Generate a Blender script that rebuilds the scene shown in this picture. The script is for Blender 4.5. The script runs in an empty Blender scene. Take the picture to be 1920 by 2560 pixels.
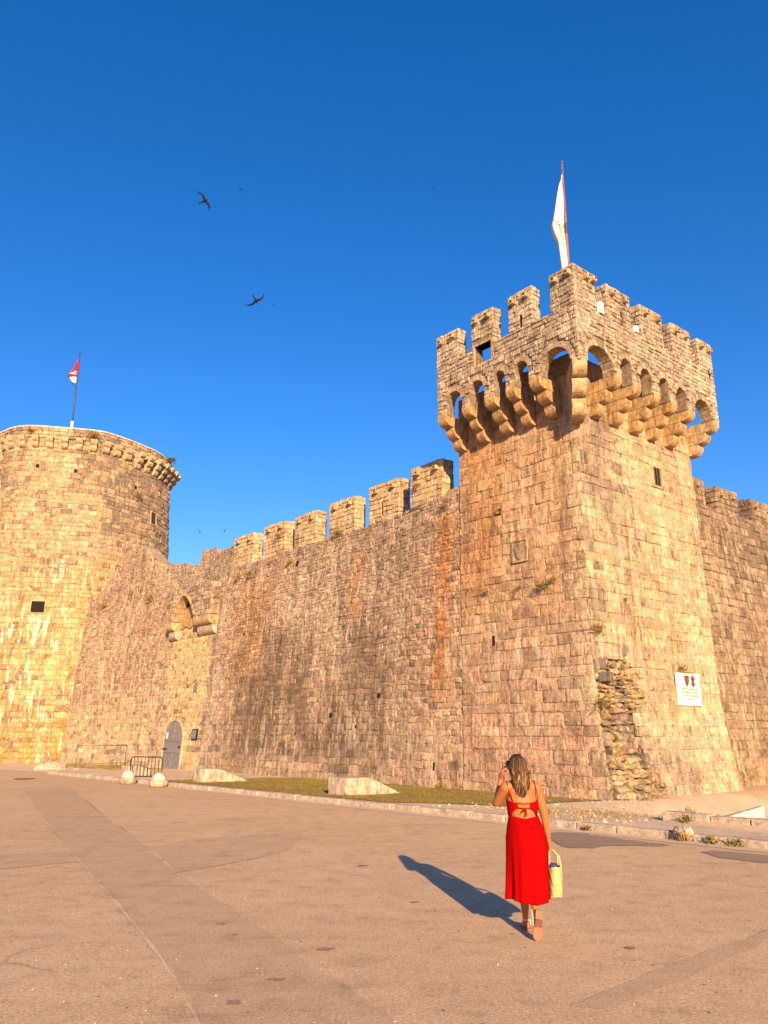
import bpy, math, random
import numpy as np
from mathutils import Vector, Matrix

# ------------------------------------------------------------------ camera, sky, sun, exposure
scn = bpy.context.scene
COL = scn.collection
cam_d = bpy.data.cameras.new("camera"); cam = bpy.data.objects.new("camera", cam_d); COL.objects.link(cam)
cam.location = (0, 0, 1.85); cam.rotation_euler = (math.radians(90 + 15.4295), 0, 0)
cam_d.sensor_fit = 'VERTICAL'; cam_d.sensor_height = 36; cam_d.lens = 28.125
cam_d.clip_start = 0.1; cam_d.clip_end = 5000
scn.camera = cam

SUN_EL = math.radians(17.4)
SUN_AZ = (0.203, -0.979)
to_sun = Vector((SUN_AZ[0]*math.cos(SUN_EL), SUN_AZ[1]*math.cos(SUN_EL), math.sin(SUN_EL)))
world = bpy.data.worlds.new("World"); scn.world = world; world.use_nodes = True
wn, wl = world.node_tree.nodes, world.node_tree.links
bg = wn["Background"]
sky = wn.new("ShaderNodeTexSky"); sky.sky_type = 'NISHITA'; sky.sun_disc = False
sky.sun_elevation = SUN_EL; sky.sun_rotation = math.atan2(SUN_AZ[0], SUN_AZ[1])
sky.altitude = 0; sky.air_density = 1.0; sky.dust_density = 0.3; sky.ozone_density = 4.0
hs = wn.new("ShaderNodeHueSaturation"); hs.inputs['Saturation'].default_value = 1.275
tint = wn.new("ShaderNodeMix"); tint.data_type = 'RGBA'; tint.blend_type = 'MULTIPLY'; tint.inputs[0].default_value = 1.0
tint.inputs[7].default_value = (.97, .77, .91, 1)      # deep polarised blue of the photograph
wl.new(sky.outputs[0], hs.inputs['Color']); wl.new(hs.outputs[0], tint.inputs[6]); wl.new(tint.outputs[2], bg.inputs[0])
bg.inputs[1].default_value = 0.10
sun_d = bpy.data.lights.new("sun", 'SUN'); sun = bpy.data.objects.new("sun", sun_d); COL.objects.link(sun)
sun_d.energy = 5.0; sun_d.angle = math.radians(0.5); sun_d.color = (1.0, 0.70, 0.40)
sun.rotation_euler = to_sun.to_track_quat('Z', 'Y').to_euler(); sun.location = (20, -60, 40)
scn.view_settings.view_transform = 'Standard'; scn.view_settings.look = 'None'
scn.view_settings.exposure = 1.2; scn.view_settings.gamma = 1.0; scn.view_settings.use_curve_mapping = False
scn.cycles.max_bounces = 6; scn.cycles.diffuse_bounces = 3

# ------------------------------------------------------------------ frames of the place
CP = np.array([6.156, 23.80, 0.0])                 # foot of the corner tower's near corner
UL = np.array([-0.63892, 0.76927, 0.0])            # along the long curtain wall, away
NL = np.array([-0.76927, -0.63892, 0.0])           # outward of that wall
UR = -NL                                            # along the tower's right face, away
NR = -UL                                            # outward of the right face
Z = np.array([0, 0, 1.0])
TH = math.radians(15.4295)

# ------------------------------------------------------------------ helpers
def rng(seed): return np.random.default_rng(seed)

def _hash(ix, iy, s):
    h = (ix.astype(np.int64)*374761393 + iy.astype(np.int64)*668265263 + s*1274126177) & 0xffffffff
    h = ((h ^ (h >> 13))*1274126177) & 0xffffffff
    return ((h ^ (h >> 16)) & 0xffff)/65535.0
def vn(x, y, s=0):                                   # value noise 0..1
    x = np.asarray(x, float); y = np.asarray(y, float)
    ix = np.floor(x); iy = np.floor(y); fx = x-ix; fy = y-iy
    fx = fx*fx*(3-2*fx); fy = fy*fy*(3-2*fy)
    a = _hash(ix, iy, s); b = _hash(ix+1, iy, s); c = _hash(ix, iy+1, s); d = _hash(ix+1, iy+1, s)
    return (a*(1-fx)+b*fx)*(1-fy)+(c*(1-fx)+d*fx)*fy
def fbm(x, y, s=0): return (vn(x, y, s)*4+vn(x*2.1, y*2.1, s+7)*2+vn(x*4.3, y*4.3, s+13))/7
def ss(a, b, x): t = np.clip((np.asarray(x, float)-a)/(b-a), 0, 1); return t*t*(3-2*t)
def mixc(c, d, f): f = np.asarray(f)[..., None]; return c*(1-f)+np.asarray(d)*f

def tag(o, label=None, cat=None, group=None, kind=None):
    if label: o["label"] = label
    if cat: o["category"] = cat
    if group: o["group"] = group
    if kind: o["kind"] = kind
    return o
def link(name, data, parent=None, mat=None):
    o = bpy.data.objects.new(name, data); COL.objects.link(o)
    if mat is not None: data.materials.append(mat)
    if parent is not None:
        o.parent = parent; o.matrix_parent_inverse = parent.matrix_world.inverted()
    return o
def empty(name, loc=(0, 0, 0), parent=None):
    o = bpy.data.objects.new(name, None); COL.objects.link(o); o.empty_display_size = 0.2
    o.location = loc; o.matrix_world = Matrix.Translation(Vector(loc))
    if parent is not None:
        o.parent = parent; o.matrix_parent_inverse = parent.matrix_world.inverted()
    return o
def arr_mesh(name, V, F4=None, F3=None, col=None, smooth=False):
    """fast mesh from arrays"""
    V = np.asarray(V, np.float32).reshape(-1, 3)
    F4 = np.zeros((0, 4), np.int32) if F4 is None else np.asarray(F4, np.int32)
    F3 = np.zeros((0, 3), np.int32) if F3 is None else np.asarray(F3, np.int32)
    me = bpy.data.meshes.new(name)
    me.vertices.add(len(V)); me.vertices.foreach_set("co", V.ravel())
    nl = F4.size+F3.size
    me.loops.add(nl); me.loops.foreach_set("vertex_index", np.concatenate([F4.ravel(), F3.ravel()]).astype(np.int32))
    me.polygons.add(len(F4)+len(F3))
    st = np.concatenate([np.arange(len(F4))*4, F4.size+np.arange(len(F3))*3]).astype(np.int32)
    me.polygons.foreach_set("loop_start", st)
    me.polygons.foreach_set("use_smooth", np.full(len(st), smooth, bool))
    if col is not None:
        ca = me.color_attributes.new("Col", 'FLOAT_COLOR', 'POINT')
        c = np.ones((len(V), 4), np.float32); c[:, :3] = np.clip(col.reshape(-1, 3), 0.01, 0.95)
        ca.data.foreach_set("color", c.ravel())
    me.update(calc_edges=True); me.validate()
    return me
class MB:
    """collects simple shapes into one mesh"""
    def __init__(s): s.v = []; s.f = []
    def add(s, vs, fs):
        b = len(s.v); s.v += [tuple(map(float, p)) for p in vs]; s.f += [tuple(b+i for i in q) for q in fs]; return s
    def hexa(s, p):   # 8 corners, bottom 4 ccw then top 4
        return s.add(p, [(0, 3, 2, 1), (4, 5, 6, 7), (0, 1, 5, 4), (1, 2, 6, 5), (2, 3, 7, 6), (3, 0, 4, 7)])
    def box(s, o, a, b, c, da, db, dc):
        """box at o spanning axis a (da0,da1), b, c"""
        o = np.asarray(o, float); P = []
        for k in dc:
            for (i, j) in ((0, 0), (1, 0), (1, 1), (0, 1)):
                P.append(o+a*da[i]+b*db[j]+c*k)
        return s.hexa(P)
    def prism(s, pts, d):   # polygon (3d pts) extruded by vector d
        n = len(pts); d = np.asarray(d, float)
        vs = [np.asarray(p, float) for p in pts]+[np.asarray(p, float)+d for p in pts]
        return s.add(vs, [tuple(range(n))[::-1], tuple(range(n, 2*n))]+[(i, (i+1) % n, n+(i+1) % n, n+i) for i in range(n)])
    def tube(s, path, r, seg=8, cap=True):
        path = [Vector(p) for p in path]; n = len(path)
        rs = r if hasattr(r, '__len__') else [r]*n
        vs = []; ref = None
        for i, p in enumerate(path):
            t = (path[min(i+1, n-1)]-path[max(i-1, 0)]).normalized()
            if ref is None:
                ref = Vector((0, 0, 1)) if abs(t.z) < 0.9 else Vector((1, 0, 0))
            a = (ref - t*ref.dot(t)).normalized(); b = t.cross(a); ref = a
            for k in range(seg):
                an = 2*math.pi*k/seg; vs.append(p+(a*math.cos(an)+b*math.sin(an))*rs[i])
        fs = [(i*seg+k, i*seg+(k+1) % seg, (i+1)*seg+(k+1) % seg, (i+1)*seg+k) for i in range(n-1) for k in range(seg)]
        if cap: fs += [tuple(range(seg))[::-1], tuple((n-1)*seg+k for k in range(seg))]
        return s.add(vs, fs)
    def lathe(s, o, prof, seg=24):
        o = Vector(o); vs = []; n = len(prof)
        for r, z in prof:
            for k in range(seg):
                a = 2*math.pi*k/seg; vs.append(o+Vector((r*math.cos(a), r*math.sin(a), z)))
        fs = [(i*seg+k, i*seg+(k+1) % seg, (i+1)*seg+(k+1) % seg, (i+1)*seg+k) for i in range(n-1) for k in range(seg)]
        fs += [tuple(range(seg))[::-1], tuple((n-1)*seg+k for k in range(seg))]
        return s.add(vs, fs)
    def ell(s, c, r, seg=16, rings=10, M=None):
        vs = []; c = Vector(c)
        for i in range(rings+1):
            ph = math.pi*i/rings
            for k in range(seg):
                a = 2*math.pi*k/seg
                q = Vector((r[0]*math.sin(ph)*math.cos(a), r[1]*math.sin(ph)*math.sin(a), r[2]*math.cos(ph)))
                vs.append(c+((M @ q) if M else q))
        fs = [(i*seg+k, (i+1)*seg+k, (i+1)*seg+(k+1) % seg, i*seg+(k+1) % seg) for i in range(rings) for k in range(seg)]
        return s.add(vs, fs)
    def caps(s, p0, r0, p1, r1, seg=14):
        p0 = Vector(p0); p1 = Vector(p1); t = (p1-p0).normalized()
        path = []; rs = []
        for k in range(5):
            a = math.pi/2*(k/4); path.append(p0 - t*r0*math.cos(a)); rs.append(max(r0*math.sin(a), 1e-4))
        for k in range(5):
            a = math.pi/2*(1-k/4); path.append(p1 + t*r1*math.cos(a)); rs.append(max(r1*math.sin(a), 1e-4))
        return s.tube(path, rs, seg)
    def build(s, name, mat, parent=None, smooth=False, bevel=0):
        me = bpy.data.meshes.new(name); me.from_pydata(s.v, [], s.f); me.update()
        if smooth: me.polygons.foreach_set("use_smooth", [True]*len(me.polygons))
        o = link(name, me, parent, mat)
        if bevel:
            m = o.modifiers.new("bevel", 'BEVEL'); m.width = bevel; m.segments = 2; m.limit_method = 'ANGLE'
        return o

# ------------------------------------------------------------------ materials
def new_mat(name):
    m = bpy.data.materials.new(name); m.use_nodes = True
    nt = m.node_tree; return m, nt.nodes, nt.links, nt.nodes["Principled BSDF"]
def N(nodes, t, **kw):
    n = nodes.new("ShaderNode"+t)
    for k, v in kw.items():
        if k in n.inputs: n.inputs[k].default_value = v
        else: setattr(n, k, v)
    return n
def ramp(nodes, stops):
    r = nodes.new("ShaderNodeValToRGB"); e = r.color_ramp.elements
    while len(e) < len(stops): e.new(0.5)
    for i, (p, c) in enumerate(stops):
        e[i].position = p; e[i].color = (c, c, c, 1) if not hasattr(c, '__len__') else (*c, 1)
    return r
def mulc(nodes, links, a, b, fac=1.0):
    m = nodes.new("ShaderNodeMix"); m.data_type = 'RGBA'; m.blend_type = 'MULTIPLY'; m.inputs[0].default_value = fac
    links.new(a, m.inputs[6]); links.new(b, m.inputs[7]); return m.outputs[2]
def mat_stone(name, attr=True, lime=0.0, rgb=(.4, .3, .2), bump=1.0, pits=True, streak=True, rough=0.95):
    m, nd, lk, bs = new_mat(name)
    geo = N(nd, "NewGeometry")
    if attr:
        at = N(nd, "Attribute", attribute_name="Col"); c = at.outputs['Color']
    else:
        q = N(nd, "RGB"); q.outputs[0].default_value = (*rgb, 1); c = q.outputs[0]
    n1 = N(nd, "TexNoise", Scale=5.5, Detail=9.0, Roughness=0.78); lk.new(geo.outputs['Position'], n1.inputs['Vector'])
    r1 = ramp(nd, [(.28, .32), (.44, .86), (.55, 1.14), (.74, 1.85)]); lk.new(n1.outputs['Fac'], r1.inputs[0])
    c = mulc(nd, lk, c, r1.outputs[0])
    if streak:
        mp = N(nd, "Mapping"); mp.inputs['Scale'].default_value = (3.2, 3.2, .28); lk.new(geo.outputs['Position'], mp.inputs[0])
        n2 = N(nd, "TexNoise", Scale=1.0, Detail=6.0, Roughness=0.65); lk.new(mp.outputs[0], n2.inputs['Vector'])
        r2 = ramp(nd, [(.3, (.62, .58, .55)), (.48, (1, 1, 1)), (.62, (1, 1, 1)), (.75, (1.25, 1.2, 1.12))]); lk.new(n2.outputs['Fac'], r2.inputs[0])
        c = mulc(nd, lk, c, r2.outputs[0])
        mq = N(nd, "Mapping"); mq.inputs['Scale'].default_value = (10, 10, 2.4); lk.new(geo.outputs['Position'], mq.inputs[0])
        n5 = N(nd, "TexNoise", Scale=1.0, Detail=5.0, Roughness=0.7); lk.new(mq.outputs[0], n5.inputs['Vector'])
        r5 = ramp(nd, [(.33, .48), (.46, .98), (.56, 1.02), (.7, 1.5)]); lk.new(n5.outputs['Fac'], r5.inputs[0])
        c = mulc(nd, lk, c, r5.outputs[0])
    n3 = N(nd, "TexNoise", Scale=17.0, Detail=6.0, Roughness=0.75); lk.new(geo.outputs['Position'], n3.inputs['Vector'])
    if pits:
        r3 = ramp(nd, [(.34, .35), (.45, 1.0), (1.0, 1.1)]); lk.new(n3.outputs['Fac'], r3.inputs[0])
        c = mulc(nd, lk, c, r3.outputs[0])
    if attr:      # dark spots in the colour, as the shade of eroded hollows
        n7 = N(nd, "TexNoise", Scale=8.0, Detail=3.0, Roughness=0.6); lk.new(geo.outputs['Position'], n7.inputs['Vector'])
        r7 = ramp(nd, [(.30, .40), (.40, 1.0)]); lk.new(n7.outputs['Fac'], r7.inputs[0]); c = mulc(nd, lk, c, r7.outputs[0])
    if lime:      # lime leached out of the joints: broken pale vertical runs
        ml = N(nd, "Mapping"); ml.inputs['Scale'].default_value = (4.0, 4.0, .62); lk.new(geo.outputs['Position'], ml.inputs[0])
        nl1 = N(nd, "TexNoise", Scale=1.0, Detail=4.0, Roughness=0.6); lk.new(ml.outputs[0], nl1.inputs['Vector'])
        nl2 = N(nd, "TexNoise", Scale=0.33, Detail=3.0); lk.new(geo.outputs['Position'], nl2.inputs['Vector'])
        rl1 = ramp(nd, [(.53, 0.0), (.59, 1.0)]); lk.new(nl1.outputs['Fac'], rl1.inputs[0]); rl2 = ramp(nd, [(.40, 0.0), (.56, lime)]); lk.new(nl2.outputs['Fac'], rl2.inputs[0])
        sx = N(nd, "SeparateXYZ"); lk.new(geo.outputs['Position'], sx.inputs[0])
        mr = N(nd, "MapRange"); mr.inputs['From Min'].default_value = 15; mr.inputs['From Max'].default_value = 10; lk.new(sx.outputs[2], mr.inputs['Value'])
        m1 = N(nd, "Math", operation='MULTIPLY'); lk.new(rl1.outputs[0], m1.inputs[0]); lk.new(rl2.outputs[0], m1.inputs[1])
        m2 = N(nd, "Math", operation='MULTIPLY'); lk.new(m1.outputs[0], m2.inputs[0]); lk.new(mr.outputs[0], m2.inputs[1])
        mxl = N(nd, "Mix", data_type='RGBA'); mxl.inputs[7].default_value = (.74, .62, .45, 1); lk.new(m2.outputs[0], mxl.inputs[0]); lk.new(c, mxl.inputs[6]); c = mxl.outputs[2]
    lk.new(c, bs.inputs['Base Color']); bs.inputs['Roughness'].default_value = rough
    bs.inputs['Specular IOR Level'].default_value = 0.15
    ad = N(nd, "Math", operation='ADD'); lk.new(n1.outputs['Fac'], ad.inputs[0]); lk.new(n3.outputs['Fac'], ad.inputs[1])
    b = N(nd, "Bump", Strength=1.0, Distance=0.075*bump); lk.new(ad.outputs[0], b.inputs['Height']); lk.new(b.outputs[0], bs.inputs['Normal'])
    return m
def mat_plain(name, rgb, rough=0.6, metal=0.0, var=0.25, scale=8.0, bump=0.0, spec=0.3):
    m, nd, lk, bs = new_mat(name)
    geo = N(nd, "NewGeometry"); q = N(nd, "RGB"); q.outputs[0].default_value = (*rgb, 1)
    n = N(nd, "TexNoise", Scale=scale, Detail=6.0, Roughness=0.65); lk.new(geo.outputs['Position'], n.inputs['Vector'])
    r = ramp(nd, [(.3, 1-var), (.7, 1+var)]); lk.new(n.outputs['Fac'], r.inputs[0])
    lk.new(mulc(nd, lk, q.outputs[0], r.outputs[0]), bs.inputs['Base Color'])
    bs.inputs['Roughness'].default_value = rough; bs.inputs['Metallic'].default_value = metal; bs.inputs['Specular IOR Level'].default_value = spec
    if bump:
        b = N(nd, "Bump", Strength=0.6, Distance=bump); lk.new(n.outputs['Fac'], b.inputs['Height']); lk.new(b.outputs[0], bs.inputs['Normal'])
    return m
def mat_attr(name, rough=0.8, var=0.2, scale=30.0, spec=0.2):
    m, nd, lk, bs = new_mat(name)
    at = N(nd, "Attribute", attribute_name="Col"); geo = N(nd, "NewGeometry")
    n = N(nd, "TexNoise", Scale=scale, Detail=4.0); lk.new(geo.outputs['Position'], n.inputs['Vector'])
    r = ramp(nd, [(.3, 1-var), (.7, 1+var)]); lk.new(n.outputs['Fac'], r.inputs[0])
    lk.new(mulc(nd, lk, at.outputs['Color'], r.outputs[0]), bs.inputs['Base Color'])
    bs.inputs['Roughness'].default_value = rough; bs.inputs['Specular IOR Level'].default_value = spec
    return m
def mat_ground(name, rgb, rgb2, dark, crack=True):
    m, nd, lk, bs = new_mat(name)
    geo = N(nd, "NewGeometry"); P = geo.outputs['Position']
    n0 = N(nd, "TexNoise", Scale=0.22, Detail=6.0, Roughness=0.6); lk.new(P, n0.inputs['Vector'])
    mx = N(nd, "Mix", data_type='RGBA'); mx.inputs[6].default_value = (*rgb, 1); mx.inputs[7].default_value = (*rgb2, 1)
    r0 = ramp(nd, [(.35, 0.0), (.65, 1.0)]); lk.new(n0.outputs['Fac'], r0.inputs[0]); lk.new(r0.outputs[0], mx.inputs[0])
    c = mx.outputs[2]
    n1 = N(nd, "TexNoise", Scale=42.0, Detail=6.0, Roughness=0.85); lk.new(P, n1.inputs['Vector'])
    r1 = ramp(nd, [(.32, .42), (.5, 1.0), (.68, 1.5)]); lk.new(n1.outputs['Fac'], r1.inputs[0]); c = mulc(nd, lk, c, r1.outputs[0])
    n2 = N(nd, "TexNoise", Scale=2.6, Detail=8.0, Roughness=0.72); lk.new(P, n2.inputs['Vector'])
    r2 = ramp(nd, [(.3, .74), (.46, 1.0), (.7, 1.12)]); lk.new(n2.outputs['Fac'], r2.inputs[0]); c = mulc(nd, lk, c, r2.outputs[0])
    vo = N(nd, "TexVoronoi", Scale=1.1); lk.new(P, vo.inputs['Vector'])
    r3 = ramp(nd, [(.02, .45), (.045, 1.0)]); lk.new(vo.outputs['Distance'], r3.inputs[0]); c = mulc(nd, lk, c, r3.outputs[0], .8)
    mp = N(nd, "Mapping"); mp.inputs['Scale'].default_value = (.5, 2.6, 1); lk.new(P, mp.inputs[0])
    n4 = N(nd, "TexNoise", Scale=1.1, Detail=7.0, Roughness=0.7); lk.new(mp.outputs[0], n4.inputs['Vector'])
    r4 = ramp(nd, [(.30, .80), (.42, 1.0), (.8, 1.08)]); lk.new(n4.outputs['Fac'], r4.inputs[0]); c = mulc(nd, lk, c, r4.outputs[0])
    if crack:
        n5 = N(nd, "TexNoise", Scale=1.3, Detail=5.0); lk.new(P, n5.inputs['Vector'])
        mv = N(nd, "Mix", data_type='VECTOR'); mv.inputs[0].default_value = 0.35; lk.new(P, mv.inputs[4]); lk.new(n5.outputs['Color'], mv.inputs[5])
        v2 = N(nd, "TexVoronoi", Scale=0.30, feature='DISTANCE_TO_EDGE'); lk.new(mv.outputs[1], v2.inputs['Vector'])
        r5 = ramp(nd, [(.0, .55), (.006, 1.0)]); lk.new(v2.outputs['Distance'], r5.inputs[0])
        n6 = N(nd, "TexNoise", Scale=0.5); lk.new(P, n6.inputs['Vector']); r6 = ramp(nd, [(.52, 0.0), (.66, .7)]); lk.new(n6.outputs['Fac'], r6.inputs[0])
        mm = N(nd, "Mix", data_type='RGBA', blend_type='MULTIPLY'); lk.new(r6.outputs[0], mm.inputs[0]); lk.new(c, mm.inputs[6]); lk.new(r5.outputs[0], mm.inputs[7]); c = mm.outputs[2]
    lk.new(c, bs.inputs['Base Color']); bs.inputs['Roughness'].default_value = 0.92; bs.inputs['Specular IOR Level'].default_value = 0.15
    b = N(nd, "Bump", Strength=0.35, Distance=0.006); lk.new(n1.outputs['Fac'], b.inputs['Height']); lk.new(b.outputs[0], bs.inputs['Normal'])
    return m

M = {}
M['stone'] = mat_stone("stone", lime=.35)
M['stone_lime'] = mat_stone("stone_with_lime_runs", lime=1.0)
M['mortar'] = mat_stone("mortar", attr=False, rgb=(.40, .285, .19))
M['mortar_dark'] = mat_stone("mortar_weathered", attr=False, rgb=(.29, .215, .15))
M['corbel_l'] = mat_stone("corbel_ochre", attr=False, rgb=(.43, .27, .13), bump=.6)
M['corbel_r'] = mat_stone("corbel_cream", attr=False, rgb=(.45, .32, .175), bump=.6)
M['corbel_t'] = mat_stone("corbel_tower", attr=False, rgb=(.44, .325, .195), bump=.6)
M['kerb'] = mat_stone("kerb_stone", attr=False, rgb=(.46, .36, .27), streak=False, bump=.4)
M['pale'] = mat_stone("pale_limestone", attr=False, rgb=(.43, .335, .24), bump=.4)
M['concrete'] = mat_stone("weathered_concrete", attr=False, rgb=(.47, .36, .26), bump=.35)
M['white_slab'] = mat_stone("white_slab", attr=False, rgb=(.55, .48, .38), bump=.3, pits=False)
M['ground'] = mat_ground("worn_paving", (.54, .37, .215), (.48, .325, .185), .5)
M['patch'] = mat_ground("repair_asphalt", (.46, .317, .187), (.435, .297, .172), .5, crack=False)
M['patch2'] = mat_ground("repair_asphalt_dark", (.465, .32, .19), (.44, .30, .175), .5, crack=False)
M['damp'] = mat_ground("damp_stain", (.25, .18, .125), (.29, .205, .14), .5, crack=False)
M['gutter'] = mat_ground("gutter_concrete", (.57, .43, .30), (.52, .385, .265), .5, crack=False)
M['dirt'] = mat_ground("pale_dirt", (.60, .46, .31), (.50, .37, .245), .5, crack=False)
M['soil'] = mat_ground("dry_grass_soil", (.20, .14, .045), (.26, .17, .06), .5, crack=False)
M['hole'] = mat_plain("painted_dark_interior", (.012, .010, .009), 1.0, var=.1)  # near-black colour painting the shade inside openings
M['door'] = mat_plain("grey_painted_door", (.19, .175, .17), .6, var=.3, scale=5)
M['iron'] = mat_plain("dark_iron", (.05, .04, .035), .55, .4)
M['steel'] = mat_plain("galvanised_rail", (.22, .18, .145), .55, .5)
M['white_plastic'] = mat_plain("white_housing", (.75, .74, .72), .5, var=.08)
M['marble'] = mat_plain("plaque_marble", (.72, .66, .56), .5, var=.1, scale=14)
M['bronze'] = mat_plain("bronze", (.16, .075, .045), .5, .3)
M['letter'] = mat_plain("letter_paint", (.10, .07, .055), .7)
M['pole'] = mat_plain("pole_red_brown", (.22, .08, .055), .5)
M['pole2'] = mat_plain("pole_dark_blue", (.05, .05, .08), .5)
M['cloth_white'] = mat_plain("flag_white", (.52, .52, .53), .9, var=.05)
M['cloth_attr'] = mat_attr("flag_colours", .9, .06)
M['navy'] = mat_plain("flag_navy_print", (.04, .05, .14), .9)
M['bird'] = mat_plain("swift_feathers", (.004, .0035, .0035), .95)
M['plant'] = mat_attr("wall_plants", .85, .25, 20)
M['skin'] = mat_plain("skin", (.345, .118, .036), .5, var=.07, scale=6, spec=.3)
M['red'] = mat_plain("red_cotton", (.255, .0004, .0007), .9, var=.07, scale=5, spec=.05)
M['hair'] = mat_attr("hair_strands", .6, .15, 40, .15)
M['sole'] = mat_plain("sandal_sole", (.23, .115, .06), .7, var=.12, scale=30)
M['heel'] = mat_plain("sandal_heel", (.13, .045, .014), .6, var=.15, scale=30)
M['pearl'] = mat_plain("sandal_pearls", (.65, .60, .56), .3, var=.1, spec=.5)
M['straw'] = mat_plain("woven_straw", (.42, .365, .165), .75, var=.25, scale=60, bump=.004)
M['handle'] = mat_plain("straw_handle", (.46, .38, .19), .7, var=.15, scale=60)
M['black'] = mat_plain("black_plastic", (.012, .012, .012), .25, var=.1)

# ------------------------------------------------------------------ masonry
def courses(z0, z1, lo, hi, R):
    out = [z0]
    while out[-1] < z1-lo*0.6: out.append(min(out[-1]+R.uniform(lo, hi), z1))
    out[-1] = z1
    return out
def lay(zs, u0, u1, lo, hi, R, blocked=None, top=None, wz=None):
    """rectangles (u0,u1,z0,z1) in running courses; blocked(z0,z1)->intervals; top(u)->height"""
    out = []
    for a, b in zip(zs[:-1], zs[1:]):
        iv = sorted(blocked(a, b)) if blocked else []
        segs = []; s = u0
        for p, q in iv:
            if p > s: segs.append((s, min(p, u1)))
            s = max(s, q)
        if s < u1: segs.append((s, u1))
        l, h = (lo, hi) if wz is None else wz((a+b)/2, lo, hi)
        for p, q in segs:
            if q-p < 0.08: continue
            x = p; first = True
            while x < q-1e-6:
                w = R.uniform(l, h)*(R.uniform(.45, 1) if first else 1)
                e = x+w
                if q-e < l*0.55: e = q
                first = False
                if top is None or b <= min(top(x), top(e), top((x+e)/2))+0.06: out.append((x, e, a, b))
                x = e
    return np.array(out) if out else np.zeros((0, 4))

_F4 = np.array([(i, (i+1) % 8, 8+(i+1) % 8, 8+i) for i in range(8)]+[(8+i, 8+(i+1) % 8, 16+(i+1) % 8, 16+i) for i in range(8)], np.int32)
_F3 = np.array([(16+i, 16+(i+1) % 8, 24) for i in range(8)], np.int32)
def stone_verts(Rt, S, R, gap=.012, proud=(.0, .03), bulge=.02, inset=.028, jit=.012, cut=.25, back=.07, tilt=.03):
    n = len(Rt)
    cu = (Rt[:, 0]+Rt[:, 1])/2; cz = (Rt[:, 2]+Rt[:, 3])/2
    g1 = np.minimum(gap*R.exponential(.8, n), .035); g2 = np.minimum(gap*R.exponential(.9, n), .035)
    a = np.maximum((Rt[:, 1]-Rt[:, 0])/2-g1, .02); b = np.maximum((Rt[:, 3]-Rt[:, 2])/2-g2, .02)
    cu = cu+R.normal(0, .4, n)*g1; cz = cz+R.normal(0, .4, n)*g2
    m = np.minimum(a, b)[:, None]
    def ring(sa, sb, c):
        c = m*c
        c = c*R.uniform(.3, 1.0, (n, 8))
        A = np.repeat(sa[:, None], 8, 1); B = np.repeat(sb[:, None], 8, 1)
        x = np.stack([A[:, 0]-c[:, 0], A[:, 1], A[:, 2], A[:, 3]-c[:, 3], -A[:, 4]+c[:, 4], -A[:, 5], -A[:, 6], -A[:, 7]+c[:, 7]], 1)
        y = np.stack([-B[:, 0], -B[:, 1]+c[:, 1], B[:, 2]-c[:, 2], B[:, 3], B[:, 4], B[:, 5]-c[:, 5], -B[:, 6]+c[:, 6], -B[:, 7]], 1)
        return x, y
    x0, y0 = ring(a, b, cut)
    jx = R.normal(0, jit, (n, 8)); jy = R.normal(0, jit, (n, 8))
    x0 = x0+jx; y0 = y0+jy
    ins = np.minimum(inset, m[:, 0]*.45)[:, None]
    fx = (a[:, None]-ins)/a[:, None]; fy = (b[:, None]-ins)/b[:, None]
    x2 = x0*fx+R.normal(0, jit*.7, (n, 8)); y2 = y0*fy+R.normal(0, jit*.7, (n, 8))
    p = R.uniform(proud[0], proud[1], n)[:, None]
    tx = R.normal(0, tilt, n)[:, None]; ty = R.normal(0, tilt, n)[:, None]
    d1 = p+tx*x0+ty*y0-bulge*.5
    d2 = p+tx*x2+ty*y2+bulge*R.uniform(.3, 1.2, (n, 8))
    d3 = (p+bulge*R.uniform(.2, 1.5, (n, 1)))
    uu = np.concatenate([x0, x0, x2, np.zeros((n, 1))], 1)+cu[:, None]
    zz = np.concatenate([y0, y0, y2, np.zeros((n, 1))], 1)+cz[:, None]
    dd = np.concatenate([np.full((n, 8), -back), d1, d2, d3], 1)
    V = S(uu.ravel(), zz.ravel(), dd.ravel()).reshape(n, 25, 3)
    return V, uu, zz
CAMP = np.array([0, 0, 1.85]); FW = np.array([0, math.cos(TH), math.sin(TH)]); UPV = np.array([0, -math.sin(TH), math.cos(TH)])
def shown(c):
    v = c-CAMP; k = v@FW
    return (np.abs(v[..., 0]/k) < .485) & (np.abs((v@UPV)/k) < .645) & (k > 0)
def masonry(parent, sets, limit=300, big_name="stone", small_name="small_stones", mat='stone'):
    """sets: list of (V, col).  The stones that show largest become objects, the rest one part."""
    V = np.concatenate([s[0] for s in sets]); K = np.concatenate([s[1] for s in sets])
    c = V[:, 24]; e1 = V[:, 16]-V[:, 20]; e2 = V[:, 18]-V[:, 22]
    area = np.linalg.norm(np.cross(e1, e2), axis=1)/((c-CAMP)**2).sum(1)
    area[~shown(c)] = 0
    order = np.argsort(-area); big = order[:limit]; rest = order[limit:]
    for i in big:
        o = link(big_name, arr_mesh(big_name, V[i], _F4, _F3, K[i]), parent, M[mat])
    n = len(rest)
    if n:
        off = (np.arange(n)*25)[:, None, None]
        me = arr_mesh(small_name, V[rest], (_F4[None]+off).reshape(-1, 4), (_F3[None]+off).reshape(-1, 3), K[rest])
        o = link(small_name, me, parent, M[mat]); o["kind"] = "stuff"
def stuff_stones(name, parent, V, K):
    n = len(V); off = (np.arange(n)*25)[:, None, None]
    o = link(name, arr_mesh(name, V, (_F4[None]+off).reshape(-1, 4), (_F3[None]+off).reshape(-1, 3), K), parent, M['stone'])
    o["kind"] = "stuff"; return o
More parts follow.
